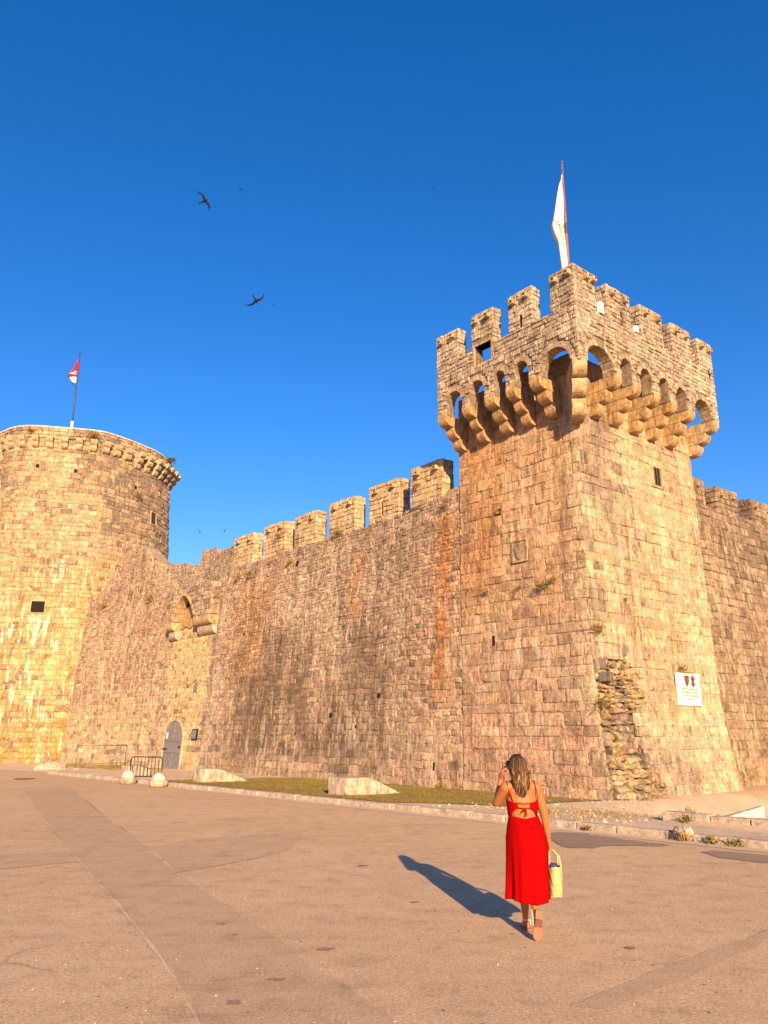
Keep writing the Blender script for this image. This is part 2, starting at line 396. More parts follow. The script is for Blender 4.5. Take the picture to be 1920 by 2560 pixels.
def grid_surface(name, S, us, zs, parent, mat, d=-.035):
    U, ZZ = np.meshgrid(us, zs); V = S(U.ravel(), ZZ.ravel(), np.full(U.size, d))
    nx, ny = len(us), len(zs); i = np.arange(nx-1)[None, :]+np.arange(ny-1)[:, None]*nx
    F = np.stack([i, i+1, i+1+nx, i+nx], -1).reshape(-1, 4)
    return link(name, arr_mesh(name, V, F), parent, mat)
def skin(parent, S, u0, u1, z0, ztop, step, colf, seed, d0=-.012, amp=.024):
    """uneven flush pointing between the stones"""
    us = np.linspace(u0, u1, max(2, int((u1-u0)/step))); zt = np.array([ztop(x) for x in us]) if callable(ztop) else np.full(len(us), ztop)
    nz = max(2, int((zt.max()-z0)/step)); t = np.linspace(0, 1, nz)[:, None]
    U = np.repeat(us[None], nz, 0); ZZ = z0+t*(zt[None]-z0)
    d = d0+amp*(fbm(U*2.3, ZZ*2.3, seed)-.5)+amp*.5*(vn(U*7, ZZ*7, seed+3)-.5)
    V = S(U.ravel(), ZZ.ravel(), d.ravel()); nx = len(us); i = np.arange(nx-1)[None, :]+np.arange(nz-1)[:, None]*nx
    c = colf(U.reshape(-1, 1), ZZ.reshape(-1, 1), rng(seed))[:, 0]*np.array([1.02, 1.0, .96])
    o = link("pointing", arr_mesh("pointing", V, np.stack([i, i+1, i+1+nx, i+nx], -1).reshape(-1, 4), None, c, smooth=True), parent, M['stone']); return o
def slab(mb, S, us, zb, zt, d0, d1):
    """wall slab from strips: bottom zb(u), top zt(u), between depths d0 (back) and d1 (front)"""
    for a, b in zip(us[:-1], us[1:]):
        za0, za1, zb0, zb1 = zb(a+1e-5), zt(a+1e-5), zb(b-1e-5), zt(b-1e-5)
        if za1-za0 < .01 and zb1-zb0 < .01: continue
        q = [(a, za0, d0), (b, zb0, d0), (b, zb0, d1), (a, za0, d1), (a, za1, d0), (b, zb1, d0), (b, zb1, d1), (a, za1, d1)]
        P = S(np.array([x[0] for x in q]), np.array([x[1] for x in q]), np.array([x[2] for x in q]))
        mb.hexa(list(P))
def frame_of(o, u, n):
    o = np.asarray(o, float)
    return lambda U, ZZ, D: o+np.outer(U, u)+np.outer(ZZ, Z)+np.outer(D, n)

# colour of the stone itself (albedo), by place on the wall
def jitter_col(c, R, k, amt=.11, hue=.028):
    n = len(c)
    f = 1+R.normal(0, amt, (n, 1, 1)); h = 1+R.normal(0, hue, (n, 1, 3))
    return c*np.clip(f, .5, 1.5)*h
def col_curtain(u, z, R):
    n = u.shape[0]
    c = np.ones(u.shape+(3,))*np.array([.455, .33, .225])
    c = mixc(c, [.39, .27, .175], ss(.40, .62, fbm(u*.25, z*.25, 3)))
    dk = ss(8, 12, u)*(1-ss(20, 24, u))*ss(.3, 1.5, z)*(1-ss(5.5, 7.5, z))
    c = mixc(c, [.17, .115, .075], dk*ss(.26, .5, fbm(u*.7, z*.35, 5))*.85)
    st = ss(.52, .66, fbm(u*1.7, z*.09, 11))
    c = mixc(c, [.25, .17, .115], st*.6)
    rust = np.exp(-((u-(6.3+.18*(9-z)*.35))/.55)**2)*ss(2, 4, z)*(1-ss(9.3, 10.2, z))
    c = mixc(c, [.44, .19, .06], rust*.85)
    rust2 = np.exp(-((u-8.0)/.35)**2)*ss(3, 5, z)*(1-ss(8, 9, z)); c = mixc(c, [.42, .22, .095], rust2*.55)
    rust3 = np.exp(-((u-12.2)/.4)**2)*ss(6, 7, z)*(1-ss(9, 9.6, z)); c = mixc(c, [.50, .25, .085], rust3*.55)
    rust4 = ss(18.5, 20, u)*(1-ss(22, 23.5, u))*ss(3, 6, z)*(1-ss(9, 9.6, z)); c = mixc(c, [.40, .21, .09], rust4*.55)
    gate = ss(24.3, 25.0, u)*(1-ss(28.9, 29.7, u))*(1-ss(7.6, 8.2, z)); c = mixc(c, [.62, .43, .215], gate*.9)
    far = ss(29.5, 31, u); c = mixc(c, [.40, .275, .18], far*.5)
    foot = ss(29.5, 31, u)*(1-ss(2, 4.5, z)); c = mixc(c, [.56, .40, .22], foot*.6)
    c = mixc(c, [.34, .25, .18], ss(9.4, 10.1, z)*ss(.35, .6, fbm(u*.6, z*.8, 8))*.6)
    near = 1-ss(6, 12, u); c = mixc(c, [.52, .345, .22], near*.45*(1-rust))
    c = jitter_col(c, R, n)
    pale = R.random(n) < .10; c[pale] *= 1.3
    gr = R.random(n) < .08; c[gr] = c[gr]*.35+np.array([.20, .17, .14])*.5
    return c
def col_tower_l(u, z, R):
    c = np.ones(u.shape+(3,))*np.array([.53, .335, .185])
    c = mixc(c, [.46, .235, .095], ss(.42, .62, fbm(u*.5, z*.2, 21))*ss(5, 8, z)*.7)
    c = mixc(c, [.48, .32, .22], (1-ss(4, 6.5, z))*.7)
    c = mixc(c, [.55, .42, .26], (1-ss(.3, .7, u))*.7)
    c = mixc(c, [.27, .20, .14], ss(.58, .7, fbm(u*1.6, z*.15, 23))*.5)
    c = jitter_col(c, R, 0, .10)
    pale = R.random(len(u)) < .08; c[pale] *= 1.25
    return c
def col_tower_r(u, z, R):
    c = np.ones(u.shape+(3,))*np.array([.57, .44, .265])
    c = mixc(c, [.46, .33, .19], ss(.42, .6, fbm(u*.5, z*.3, 31))*.7)
    gm = (1-ss(1.6, 2.6, u))*ss(.42, .56, fbm(u*1.1, z*.7, 33)); c = mixc(c, [.27, .195, .145], gm*.8)
    lo = (1-ss(.9, 1.9, z))*ss(.38, .55, fbm(u*.8, z*.9, 35)); c = mixc(c, [.34, .245, .185], lo*.8)
    c = mixc(c, [.40, .27, .16], ss(.56, .68, fbm(u*2.0, z*.16, 37))*ss(5, 8, z)*.5)
    c = jitter_col(c, R, 0, .10)
    gr = (R.random(len(u)) < .06) & (u.mean(1) < 3.2); c[gr] = c[gr]*.5+np.array([.1, .08, .07])
    return c
def col_gallery(u, z, R):
    c = np.ones(u.shape+(3,))*np.array([.54, .425, .30])
    c = mixc(c, [.40, .31, .22], ss(.4, .62, fbm(u*.8, z*.5, 41))*.7)
    c = mixc(c, [.56, .40, .21], (1-ss(13.0, 13.6, z))*.6)
    return jitter_col(c, R, 0, .12)
def col_round(u, z, R):
    c = np.ones(u.shape+(3,))*np.array([.46, .30, .155])
    up = ss(12.5, 14.5, z)
    c = mixc(c, [.47, .33, .20], up*.75)
    c = mixc(c, [.50, .27, .09], ss(.46, .6, fbm(u*.5, z*.12, 51))*(1-up)*.85)
    yl = ss(.45, .58, fbm(u*.25+3, z*.12, 52))*(1-ss(17, 19, z))*ss(4, 6, z); c = mixc(c, [.52, .37, .175], yl*.7)
    c = jitter_col(c, R, 0, .13)
    n = len(u)
    p = ss(.45, .6, fbm(u.mean(1)*.35, z.mean(1)*.3, 53))
    gr = R.random(n) < (.08+.38*p*ss(12, 14, z.mean(1))+.14*p); c[gr] = c[gr]*.38+np.array([.105, .085, .068])
    c = c*.97
    return c
def col_right(u, z, R):
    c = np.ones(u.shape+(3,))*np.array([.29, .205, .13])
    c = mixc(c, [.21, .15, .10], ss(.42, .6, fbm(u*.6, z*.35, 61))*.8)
    c = mixc(c, [.46, .29, .14], (1-ss(.5, 1.6, z))*.6)
    c = jitter_col(c, R, 0, .13)
    n = len(u); p = ss(.5, .62, fbm(u.mean(1)*.55, z.mean(1)*.4, 63))
    pl = R.random(n) < .05+.5*p; c[pl] = c[pl]*.4+np.array([.24, .18, .11])
    return c

# ------------------------------------------------------------------ the ground
def UN(u, n, z=0.0): return CP+UL*u+NL*n+Z*z
def kerb_n(u): return 6.2+.025*u
def ground_drop(x, y):
    p = np.stack([x-CP[0], y-CP[1]], -1); u = p@UL[:2]; n = p@NL[:2]
    w = (1-ss(-3.6, -.2, u))*(1-ss(-.5, 3.6, n))
    return -0.55*w - .12*ss(0, 4, 4-n)*0
xs = np.concatenate([[-900, -300, -120], np.arange(-50, 50.1, .8), [120, 300, 900]])
ys = np.concatenate([[-900, -200, -60, -20], np.arange(-5, 90.1, .8), [130, 300, 1500]])
X, Y = np.meshgrid(xs, ys); ZZ = ground_drop(X, Y)-.004
i = np.arange(len(xs)-1)[None, :]+np.arange(len(ys)-1)[:, None]*len(xs)
ground = link("ground", arr_mesh("ground", np.stack([X, Y, ZZ], -1), np.stack([i, i+1, i+1+len(xs), i+len(xs)], -1).reshape(-1, 4), smooth=True), None, M['ground'])
tag(ground, "worn beige asphalt forecourt in front of the fortress", "ground", kind="structure")

def sheet(name, pts, z, mat, label, kind="structure", cat=None, wob=.03, seed=1, step=.35, smooth=0):
    """thin flat patch lying on the paving, outline slightly uneven"""
    R = rng(seed); out = []
    for _ in range(smooth):
        q = []
        for a, b in zip(pts, pts[1:]+pts[:1]): q += [(a[0]*.75+b[0]*.25, a[1]*.75+b[1]*.25), (a[0]*.25+b[0]*.75, a[1]*.25+b[1]*.75)]
        pts = q
    for a, b in zip(pts, pts[1:]+pts[:1]):
        L = math.dist(a, b); k = max(1, int(L/step))
        for j in range(k):
            t = j/k; out.append((a[0]+(b[0]-a[0])*t+R.normal(0, wob), a[1]+(b[1]-a[1])*t+R.normal(0, wob), z))
    me = bpy.data.meshes.new(name); me.from_pydata(out, [], [tuple(range(len(out)))]); me.update()
    o = link(name, me, None, mat); return tag(o, label, cat, kind=kind)
sheet("asphalt_patch", [(-11.8, 27.6), (-7.2, 18.2), (-5.1, 14.0), (-3.5, 10.8), (-2.5, 8.8), (-1.9, 7.56), (-.9, 5.2), (1.1, 4.2), (-.17, 6.49), (-.7, 7.6), (-1.75, 9.7), (-2.9, 12.0), (-4.0, 14.5), (-7.0, 20.8), (-11.0, 29.6)], .0, M['patch'], "long diagonal trench repair in slightly darker asphalt", cat="asphalt patch", seed=3)
sheet("asphalt_patch", [(-6.6, 13.3), (-5.1, 14.0), (-4.5, 12.8), (-6.2, 11.7)], .002, M['patch'], "short darker asphalt strip joining the trench repair from the edge", cat="asphalt patch", seed=4)
sheet("asphalt_patch", [(-4.1, 14.9), (-1.75, 16.7), (-1.5, 16.3), (-1.5, 15.1), (-1.64, 13.6), (-2.6, 12.2), (-3.1, 11.5), (-3.5, 13.2)], .002, M['patch2'], "rounded darker asphalt patch beside the trench repair", cat="asphalt patch", seed=5, smooth=1)
sheet("asphalt_patch", [(4.6, 9.7), (3.9, 8.75), (2.6, 7.55), (2.2, 7.2), (1.35, 6.4), (1.55, 6.3), (2.4, 7.05), (2.75, 7.45), (4.1, 8.6), (4.9, 9.5)], .0, M['patch'], "narrow dull asphalt strip behind the woman's heels", cat="asphalt patch", seed=6)
sheet("damp_patch", [(-2.95, 12.7), (-2.75, 12.35), (-2.3, 12.55), (-2.05, 13.2), (-2.15, 13.75), (-2.5, 13.5)], .004, M['patch2'], "small oval stain on the paving near the trench repair", cat="stain", seed=7, smooth=2, step=.12, wob=.035)
def un(u, n): p = UN(u, n); return (p[0], p[1])
sheet("damp_patch", [un(-3.6, 6.6), un(-4.1, 7.5), un(-4.6, 7.9), un(-5.3, 8.5), un(-5.65, 8.0), un(-5.5, 7.6), un(-6.0, 7.3), un(-6.3, 6.8), un(-5.2, 6.75)], .004, M['damp'], "dark dried puddle stain along the gutter by the woman", cat="stain", seed=8, smooth=2, step=.12, wob=.035)
sheet("damp_patch", [un(-6.9, 6.85), un(-7.1, 7.35), un(-7.9, 7.6), un(-8.6, 7.4), un(-8.7, 6.8), un(-7.7, 6.7)], .004, M['damp'], "dark puddle stain in the gutter at the edge of the view", cat="stain", seed=9, smooth=2, step=.12, wob=.035)
for k, (x, y, r) in enumerate([(-.507, 7.86, .07), (-.835, 6.95, .06), (-1.07, 6.41, .06), (-1.63, 8.84, .05), (.35, 9.9, .05), (2.2, 7.9, .05), (-.3, 12.5, .07)]):
    a = np.linspace(0, 2*math.pi, 13)[:-1]
    sheet("oil_spot", [(x+r*1.2*math.cos(t), y+r*.8*math.sin(t)) for t in a], .006, M['damp'], "small dark spot stained into the asphalt", cat="stain", wob=.01, seed=20+k, step=.05)["group"] = "small dark spots on the asphalt"
# thin sealed seams along the trench repair
for ed, sd_, lb in (([(-11.8, 27.6), (-7.2, 18.2), (-5.1, 14.0), (-3.5, 10.8), (-2.5, 8.8), (-1.9, 7.56), (-.9, 5.2)], 31, "pale sealed seam along the outer edge of the trench repair"), ([(-2.9, 12.0), (-4.0, 14.5), (-7.0, 20.8), (-11.0, 29.6)], 32, "pale sealed seam along the inner edge of the trench repair")):
    sheet("asphalt_seam", ed+[(x+.02, y) for x, y in ed[::-1]], .003, M['gutter'], lb, cat="asphalt seam", wob=.008, seed=sd_)
def bits(name, n, place, size, cols, seed, label):
    R = rng(seed); P = place(R, n); n = len(P); base = np.array([(1, 0, 0), (0, 1, 0), (-1, 0, 0), (0, -1, 0), (0, 0, .8)])
    sz = R.uniform(size[0], size[1], n)**1.0; an = R.uniform(0, 6.28, n); c_, s_ = np.cos(an), np.sin(an)
    B_ = base[None]*R.uniform(.6, 1.3, (n, 5, 3)); x = B_[..., 0]*c_[:, None]-B_[..., 1]*s_[:, None]; y = B_[..., 0]*s_[:, None]+B_[..., 1]*c_[:, None]
    V = P[:, None]+np.stack([x, y, B_[..., 2]], -1)*sz[:, None, None]; off = (np.arange(n)*5)[:, None, None]
    F = (np.array([(0, 1, 4), (1, 2, 4), (2, 3, 4), (3, 0, 4)])[None]+off).reshape(-1, 3)
    c = np.asarray(cols)[R.integers(0, len(cols), n)]*R.uniform(.7, 1.3, (n, 1))
    return tag(link(name, arr_mesh(name, V, None, F, np.repeat(c[:, None], 5, 1)), None, M['plant']), label, "gravel", kind="stuff")
def plaza(R, n):
    y = 3.6+R.random(n)**1.6*22; x = R.uniform(-.55, .6, n)*y
    p = np.stack([x, y, np.zeros(n)], 1); k = ((p-CP)@NL) > 6.9; return p[k]
bits("gravel", 1500, plaza, (.003, .011), [(.16, .10, .06), (.10, .07, .045), (.5, .38, .26)], 41, "scattered grit and crumbs on the forecourt paving")
# gutter strip and kerb
sheet("gutter", [un(26, kerb_n(26)+.42), un(-16, kerb_n(-16)+.42), un(-16, kerb_n(-16)), un(26, kerb_n(26))], .002, M['gutter'], "pale concrete gutter strip along the kerb", cat="gutter", wob=.02, seed=11)
kerb = tag(empty("kerb", UN(10, 6.3)), "low pale stone kerb along the grass verge", "kerb", kind="structure")
R = rng(5)
u = -16.0; kb = None
while u < 26:
    l = R.uniform(.85, 1.15)
    if 16.4 < u < 17.2: u += l; continue
    mb = MB(); n0 = kerb_n(u+l/2)+R.normal(0, .012); h = .125+R.normal(0, .008); t = R.normal(0, .01)
    mb.box(UN(0, 0), UL, NL, Z, (u+.008, u+l-.008), (n0-.24, n0), (-.05, h))
    mb.v = [(x+t*(z > .05), y, z+R.normal(0, .004)) for x, y, z in mb.v]
    mb.build("kerb_stone", M['kerb'], kerb, bevel=.02); u += l
# second step on the verge to the right of the tower
kerb2 = tag(empty("kerb", UN(-6, 4.2)), "second low stone step behind the kerb beside the corner tower", "kerb", kind="structure")
u = -16.0
while u < -4.7:
    l = R.uniform(.8, 1.1); mb = MB(); n0 = 4.2+R.normal(0, .015); h = .27+R.normal(0, .01)
    mb.box(UN(0, 0), UL, NL, Z, (u+.008, u+l-.008), (n0-.3, n0), (-.05, h))
    mb.v = [(x, y, z+R.normal(0, .006)) for x, y, z in mb.v]
    mb.build("kerb_stone", M['kerb'], kerb2, bevel=.025); u += l
# verge behind the kerb
def verge_z(u, n):
    base = .12-.10*(1-np.clip(n/6.0, 0, 1))
    right = (1-ss(-4.2, -1.2, u))*.0
    p = base-(1-ss(-3.6, -.2, u))*(1-ss(-.5, 3.8, n))*.52
    p = p+np.where((u < -4.6) & (n < 4.0), .13*(1-ss(-4.6, -4.2, u))*ss(2.2, 3.6, n), 0)
    p = p+.05*(fbm(u*.7, n*.7, 77)-.5)*ss(0, .6, 5.9-n)
    return p+.10*ss(29, 33, u)*(1-ss(3, 6, n))*0
def verge_patch(name, us, ns, mat, label, cat, dz=0.0, edge=None):
    U, Nn = np.meshgrid(us, ns)
    if edge is not None: Nn = Nn*0+edge(U, (Nn-ns[0])/(ns[-1]-ns[0]))
    zz = verge_z(U, Nn)+dz
    V = CP+U[..., None]*UL+Nn[..., None]*NL+zz[..., None]*Z
    nx, ny = len(us), len(ns); i = np.arange(nx-1)[None, :]+np.arange(ny-1)[:, None]*nx
    o = link(name, arr_mesh(name, V, np.stack([i, i+1, i+1+nx, i+nx], -1).reshape(-1, 4), smooth=True), None, mat)
    return tag(o, label, cat, kind="structure")
verge_patch("verge", np.arange(-16, 26.01, .3), np.linspace(-3.0, 1, 26), M['dirt'], "pale dirt verge between kerb and fortress walls", "verge",
            edge=lambda U, t: -6.0*(1-ss(-1, .6, U))*(1-t)+(-.6)*ss(-1, .6, U)*(1-t)+(kerb_n(U)-.22)*t)
verge_patch("lawn_soil", np.arange(-.1, 15.3, .3), np.linspace(0, 1, 16), M['soil'], "strip of dry brownish soil under the grass along the wall", "verge", .012,
            edge=lambda U, t: (.02)*(1-t)+(kerb_n(U)-.3-1.6*(1-ss(.2, 2.6, U)))*t)
# grass blades
def blades(name, n, place, hgt, wid, cols, seed, parent=None, lean=.5):
    R = rng(seed); P, k = place(R, n); n = len(P)
    an = R.uniform(0, 2*math.pi, n); h = R.uniform(hgt[0], hgt[1], n)*k; w = R.uniform(wid[0], wid[1], n)
    dx = np.stack([np.cos(an), np.sin(an), np.zeros(n)], 1)*w[:, None]
    ln = np.stack([R.normal(0, lean, n)*h, R.normal(0, lean, n)*h, h], 1)
    V = np.stack([P-dx, P+dx, P+ln], 1)
    c = np.asarray(cols)[R.integers(0, len(cols), n)]*R.uniform(.7, 1.3, (n, 1)); c = np.repeat(c[:, None], 3, 1)
    o = link(name, arr_mesh(name, V, None, np.arange(n*3).reshape(-1, 3), c), parent, M['plant']); return o
def lawn(R, n):
    u = R.uniform(0, 15.2, n); nn = R.uniform(.05, 1, n)*(kerb_n(u)-.3-1.6*(1-ss(.2, 2.6, u)))
    keep = (fbm(u*1.1, nn*1.1, 91) > .36) | (R.random(n) < .35)
    u, nn = u[keep], nn[keep]
    k = .6+.9*fbm(u*.8, nn*.8, 92)
    return CP+u[:, None]*UL+nn[:, None]*NL+verge_z(u, nn)[:, None]*Z, k
g = blades("grass", 70000, lawn, (.02, .055), (.004, .009), [(.20, .135, .03), (.14, .12, .025), (.25, .155, .04), (.09, .105, .02), (.11, .12, .022), (.27, .17, .055)], 14, lean=.6)
tag(g, "short half dry grass on the verge below the long wall", "grass", kind="stuff")
def rubble_spots(R, n):
    u = R.uniform(-8.5, 1.0, n); nn = R.uniform(-1.5, 5.7, n)**1.0
    k = (fbm(u*1.2, nn*1.2, 97) > .42) & ~((u < -4.5) & (nn > 3.7)) & (nn+u*0 < kerb_n(u)-.35)
    u, nn = u[k], nn[k]; return CP+u[:, None]*UL+nn[:, None]*NL+verge_z(u, nn)[:, None]*Z
bits("gravel", 1600, rubble_spots, (.012, .06), [(.42, .32, .21), (.34, .26, .18), (.26, .18, .12), (.50, .38, .24)], 42, "loose crushed stone on the verge round the corner tower")
def dry_spots(R, n):
    u = R.uniform(-8, .6, n); nn = R.uniform(.2, 5.6, n); k = (fbm(u*.9, nn*.9, 98) > .56) & ~((u < -4.5) & (nn > 3.6)); u, nn = u[k], nn[k]
    return CP+u[:, None]*UL+nn[:, None]*NL+verge_z(u, nn)[:, None]*Z, np.ones(len(u))
g = blades("grass", 9000, dry_spots, (.02, .09), (.004, .009), [(.30, .19, .06), (.22, .15, .045), (.13, .13, .03), (.34, .23, .09)], 16)
tag(g, "thin dry grass scattered on the pale dirt beside the tower", "grass", kind="stuff")
def path_grass(R, n):
    u = R.uniform(26.5, 37, n); nn = R.uniform(.6, 3.4, n)
    keep = fbm(u*.8, nn*.8, 95) > .45; u, nn = u[keep], nn[keep]
    return CP+u[:, None]*UL+nn[:, None]*NL+.0*Z, np.ones(len(u))
g = blades("grass", 14000, path_grass, (.03, .09), (.006, .014), [(.20, .16, .04), (.13, .14, .03), (.28, .19, .06)], 15)
tag(g, "patchy grass at the foot of the wall under the handrail", "grass", kind="stuff")
sheet("footpath", [un(16.0, 6.3), un(27, 6.8), un(44, 9.8), un(60, 9), un(44, 3.5), un(34, 3.2), un(26, 2.8), un(17.5, 2.6)], .006, M['gutter'], "pale concrete path leading to the gate and round tower", cat="path", wob=.05, seed=12)

# ------------------------------------------------------------------ corner tower
TW, RW = 5.5, 7.15
def nl_(z): return -.2*np.clip(z, 0, 20)/12
def nr_(z): return .30*np.clip(1-z/4, 0, 1.2)**2 - .2*np.clip(z, 0, 20)/12
def S_TL(u, z, d):
    n = nl_(z)+d; a = u-(nr_(z)+d*0)*(1-u/TW)
    return CP+np.outer(a, UL)+np.outer(z, Z)+np.outer(n, NL)
def S_TR(u, z, d):
    n = nr_(z)+d; a = u-nl_(z)*(1-u/RW)+.28*np.clip(1-z/3, 0, 1.2)**2*(u/RW)
    return CP+np.outer(a, UR)+np.outer(z, Z)+np.outer(n, NR)
tower = tag(empty("corner_tower", CP+UL*2.7+UR*3.5), "square stone corner tower crowned by an arched battlemented gallery", "tower")
# core of the tower
us = np.linspace(0, TW, 12); zs = np.linspace(-.9, 14.0, 40)
grid_surface("wall_core", S_TL, us, zs, tower, M['mortar'])
grid_surface("wall_core", S_TR, np.linspace(0, RW, 14), np.linspace(4.0, 14.0, 28), tower, M['mortar'])
grid_surface("wall_core", S_TR, np.linspace(2.0, RW, 12), np.linspace(-.9, 4.0, 14), tower, M['mortar'])
mb = MB()
a = S_TL(np.array([0, TW]), np.array([14., 14.]), np.array([-.05, -.05])); b = S_TR(np.array([RW]), np.array([14.]), np.array([-.05]))[0]
far = a[1]+(b-a[0])
mb.add([a[0], a[1], far, b], [(0, 1, 2, 3)])
mb.add([a[1]+Z*-15, far+Z*-15, far, a[1]], [(0, 1, 2, 3)]); mb.add([b+Z*-15, far+Z*-15, far, b], [(0, 1, 2, 3)])
mb.build("back_walls", M['mortar_dark'], tower)

R = rng(101)
zc = courses(-.8, 14.0, .24, .42, R)
hole_l = [(3.40, 3.68, 9.08, 9.34), (3.86, 4.06, 4.62, 5.0), (2.28, 3.0, 7.25, 8.1)]
def blk(rects):
    return lambda a, b: [(p, q) for p, q, r, s in rects if b > r+.03 and a < s-.03]
sets = []
r = lay(zc, 0.0, TW, .38, .85, R, blocked=blk(hole_l), wz=lambda z, l, h: (l, h) if z > 5 else (l*1.1, h*1.15))
V, uu, zz = stone_verts(r, S_TL, R, gap=.006, proud=(-.012, .02), bulge=.012, jit=.012, cut=.3)
sets.append((V, col_tower_l(uu, zz, R)))
# right face: big ashlar, rubble core at the broken corner below
rub = lambda a, b: [(-.5, 2.0+.35*math.sin(a*2.3+1)+.18*math.sin(a*7.7))] if b < 3.95 else ([(.55, 1.75)] if b < 4.35 else [])
hole_r = [(4.24, 4.92, 10.15, 10.95), (4.3, 5.8, 2.66, 3.8)]
r = lay(zc, 0.0, RW, .38, .86, R, blocked=lambda a, b: rub(a, b)+blk(hole_r)(a, b), wz=lambda z, l, h: (l, h) if z < 8 else (l*.85, h*.85))
V, uu, zz = stone_verts(r, S_TR, R, gap=.007, proud=(-.012, .02), bulge=.010, jit=.010, inset=.02, cut=.3)
sets.append((V, col_tower_r(uu, zz, R)))
zr = courses(-.75, 4.2, .11, .24, R)
def rub_in(a, b):
    e = 2.05+.35*math.sin(a*2.3+1)+.18*math.sin(a*7.7)
    if b > 3.95: return [(-1, .6), (1.75, 9)]
    return [(e, 9.)]
r = lay(zr, 0.02, 2.6, .12, .42, R, blocked=rub_in)
def S_rub(u, z, d):   # the corner core is eaten back unevenly, and spreads at the foot
    dep = -.12+.34*(fbm(u*1.3, z*1.3, 71)-.5)+.30*np.clip(1-z/1.6, 0, 1)**1.5*ss(.1, .8, u)
    dep = dep*(1-.85*ss(1.5, 2.3, u))
    return S_TR(u, z, d+dep)
V, uu, zz = stone_verts(r, S_rub, R, gap=.006, proud=(-.05, .12), bulge=.06, jit=.03, cut=.8, back=.3, inset=.05)
c = np.ones(uu.shape+(3,))*np.array([.50, .37, .20]); c = mixc(c, [.36, .27, .20], ss(.45, .6, fbm(uu*1.4, zz*1.4, 73))); c = jitter_col(c, R, 0, .2, .06)
gq = R.random(len(c)) < .08; c[gq] *= .55; c *= .85
sets.append((V, c))
# individual dark quoins above the broken corner
dq = np.array([(0.02, .62, 3.66, 4.0), (.22, .85, 3.28, 3.62)])
V, uu, zz = stone_verts(dq, S_TR, R, proud=(.02, .05), bulge=.03); sets.append((V, np.ones(uu.shape+(3,))*np.array([.19, .15, .13])))
masonry(tower, sets)
skin(tower, S_TL, 0, TW, -.8, 13.98, .13, col_tower_l, 501)
skin(tower, S_TR, 0, RW, 4.02, 13.98, .13, col_tower_r, 502); skin(tower, S_TR, 2.55, RW, -.8, 4.02, .13, col_tower_r, 503)
grid_surface("rubble_core", lambda u, z, d: S_rub(u, z, d-.06), np.linspace(0, 2.75, 28), np.linspace(-.85, 4.1, 40), tower, M['mortar'])

def opening(parent, S, u0, u1, z0, z1, depth=.45, frame=.0, fm=None, name="window", bars=0):
    """a flat black sheet painting the shade of a hole, a part of its wall"""
    mb = MB()
    P = lambda u, z, d: S(np.array([u]), np.array([z]), np.array([d]))[0]
    f = [P(u0, z0, .01), P(u1, z0, .01), P(u1, z1, .01), P(u0, z1, .01)]; k = [P(u0, z0, .008), P(u1, z0, .008), P(u1, z1, .008), P(u0, z1, .008)]
    mb.add(k, [(0, 1, 2, 3)])
    o = mb.build(name, M['hole'], parent)
    if frame:
        fb = MB()
        for (a, b, c, d) in ((u0-frame, u0, z0-frame, z1+frame), (u1, u1+frame, z0-frame, z1+frame), (u0, u1, z1, z1+frame), (u0, u1, z0-frame, z0)):
            q = [(a, c), (b, c), (b, d), (a, d)]
            fb.hexa([P(x, y, -.05) for x, y in q]+[P(x, y, .06) for x, y in q])
        fb.build("frame", fm or M['corbel_r'], o, bevel=.01)
    for i in range(bars):
        x = u0+(u1-u0)*(i+.5)/bars; bb = MB(); bb.tube([P(x, z0, .03), P(x, z1, .03)], .018, 6); bb.build("bar", M['iron'], o)
    return o
opening(tower, S_TL, 3.44, 3.64, 9.1, 9.32, name="putlog_hole")
opening(tower, S_TL, 3.90, 4.02, 4.66, 4.98, name="putlog_hole")
opening(tower, S_TR, 4.34, 4.84, 10.22, 10.88, frame=.09, bars=3)
# carved shield panel on the left face
rp = MB(); Q = lambda u, z, d: S_TL(np.array([u]), np.array([z]), np.array([d]))[0]
def plate(mb, P, u0, u1, z0, z1, d0, d1):
    q = [(u0, z0), (u1, z0), (u1, z1), (u0, z1)]
    return mb.hexa([P(x, y, d0) for x, y in q]+[P(x, y, d1) for x, y in q])
plate(rp, Q, 2.32, 2.97, 7.30, 8.05, -.06, .016); panel = rp.build("relief_panel", M['corbel_r'], tower)
fr = MB()
for i in range(12):
    for (u, s) in ((2.335, 1), (2.955, 1)): plate(fr, Q, u-.03, u+.03, 7.31+i*.0615, 7.31+i*.0615+.045, 0, .055)
for i in range(10):
    for z in (7.32, 8.03): plate(fr, Q, 2.36+i*.06, 2.36+i*.06+.045, z-.03, z+.03, 0, .055)
fr.build("rope_moulding", M['corbel_r'], panel)
sh = [(2.43, 7.94), (2.65, 7.90), (2.86, 7.94), (2.86, 7.72), (2.82, 7.55), (2.74, 7.44), (2.645, 7.37), (2.55, 7.44), (2.47, 7.55), (2.43, 7.72)]
sb = MB(); sb.prism([Q(u, z, .01) for u, z in sh], NL*.04); sb.build("shield", M['mortar'], panel)

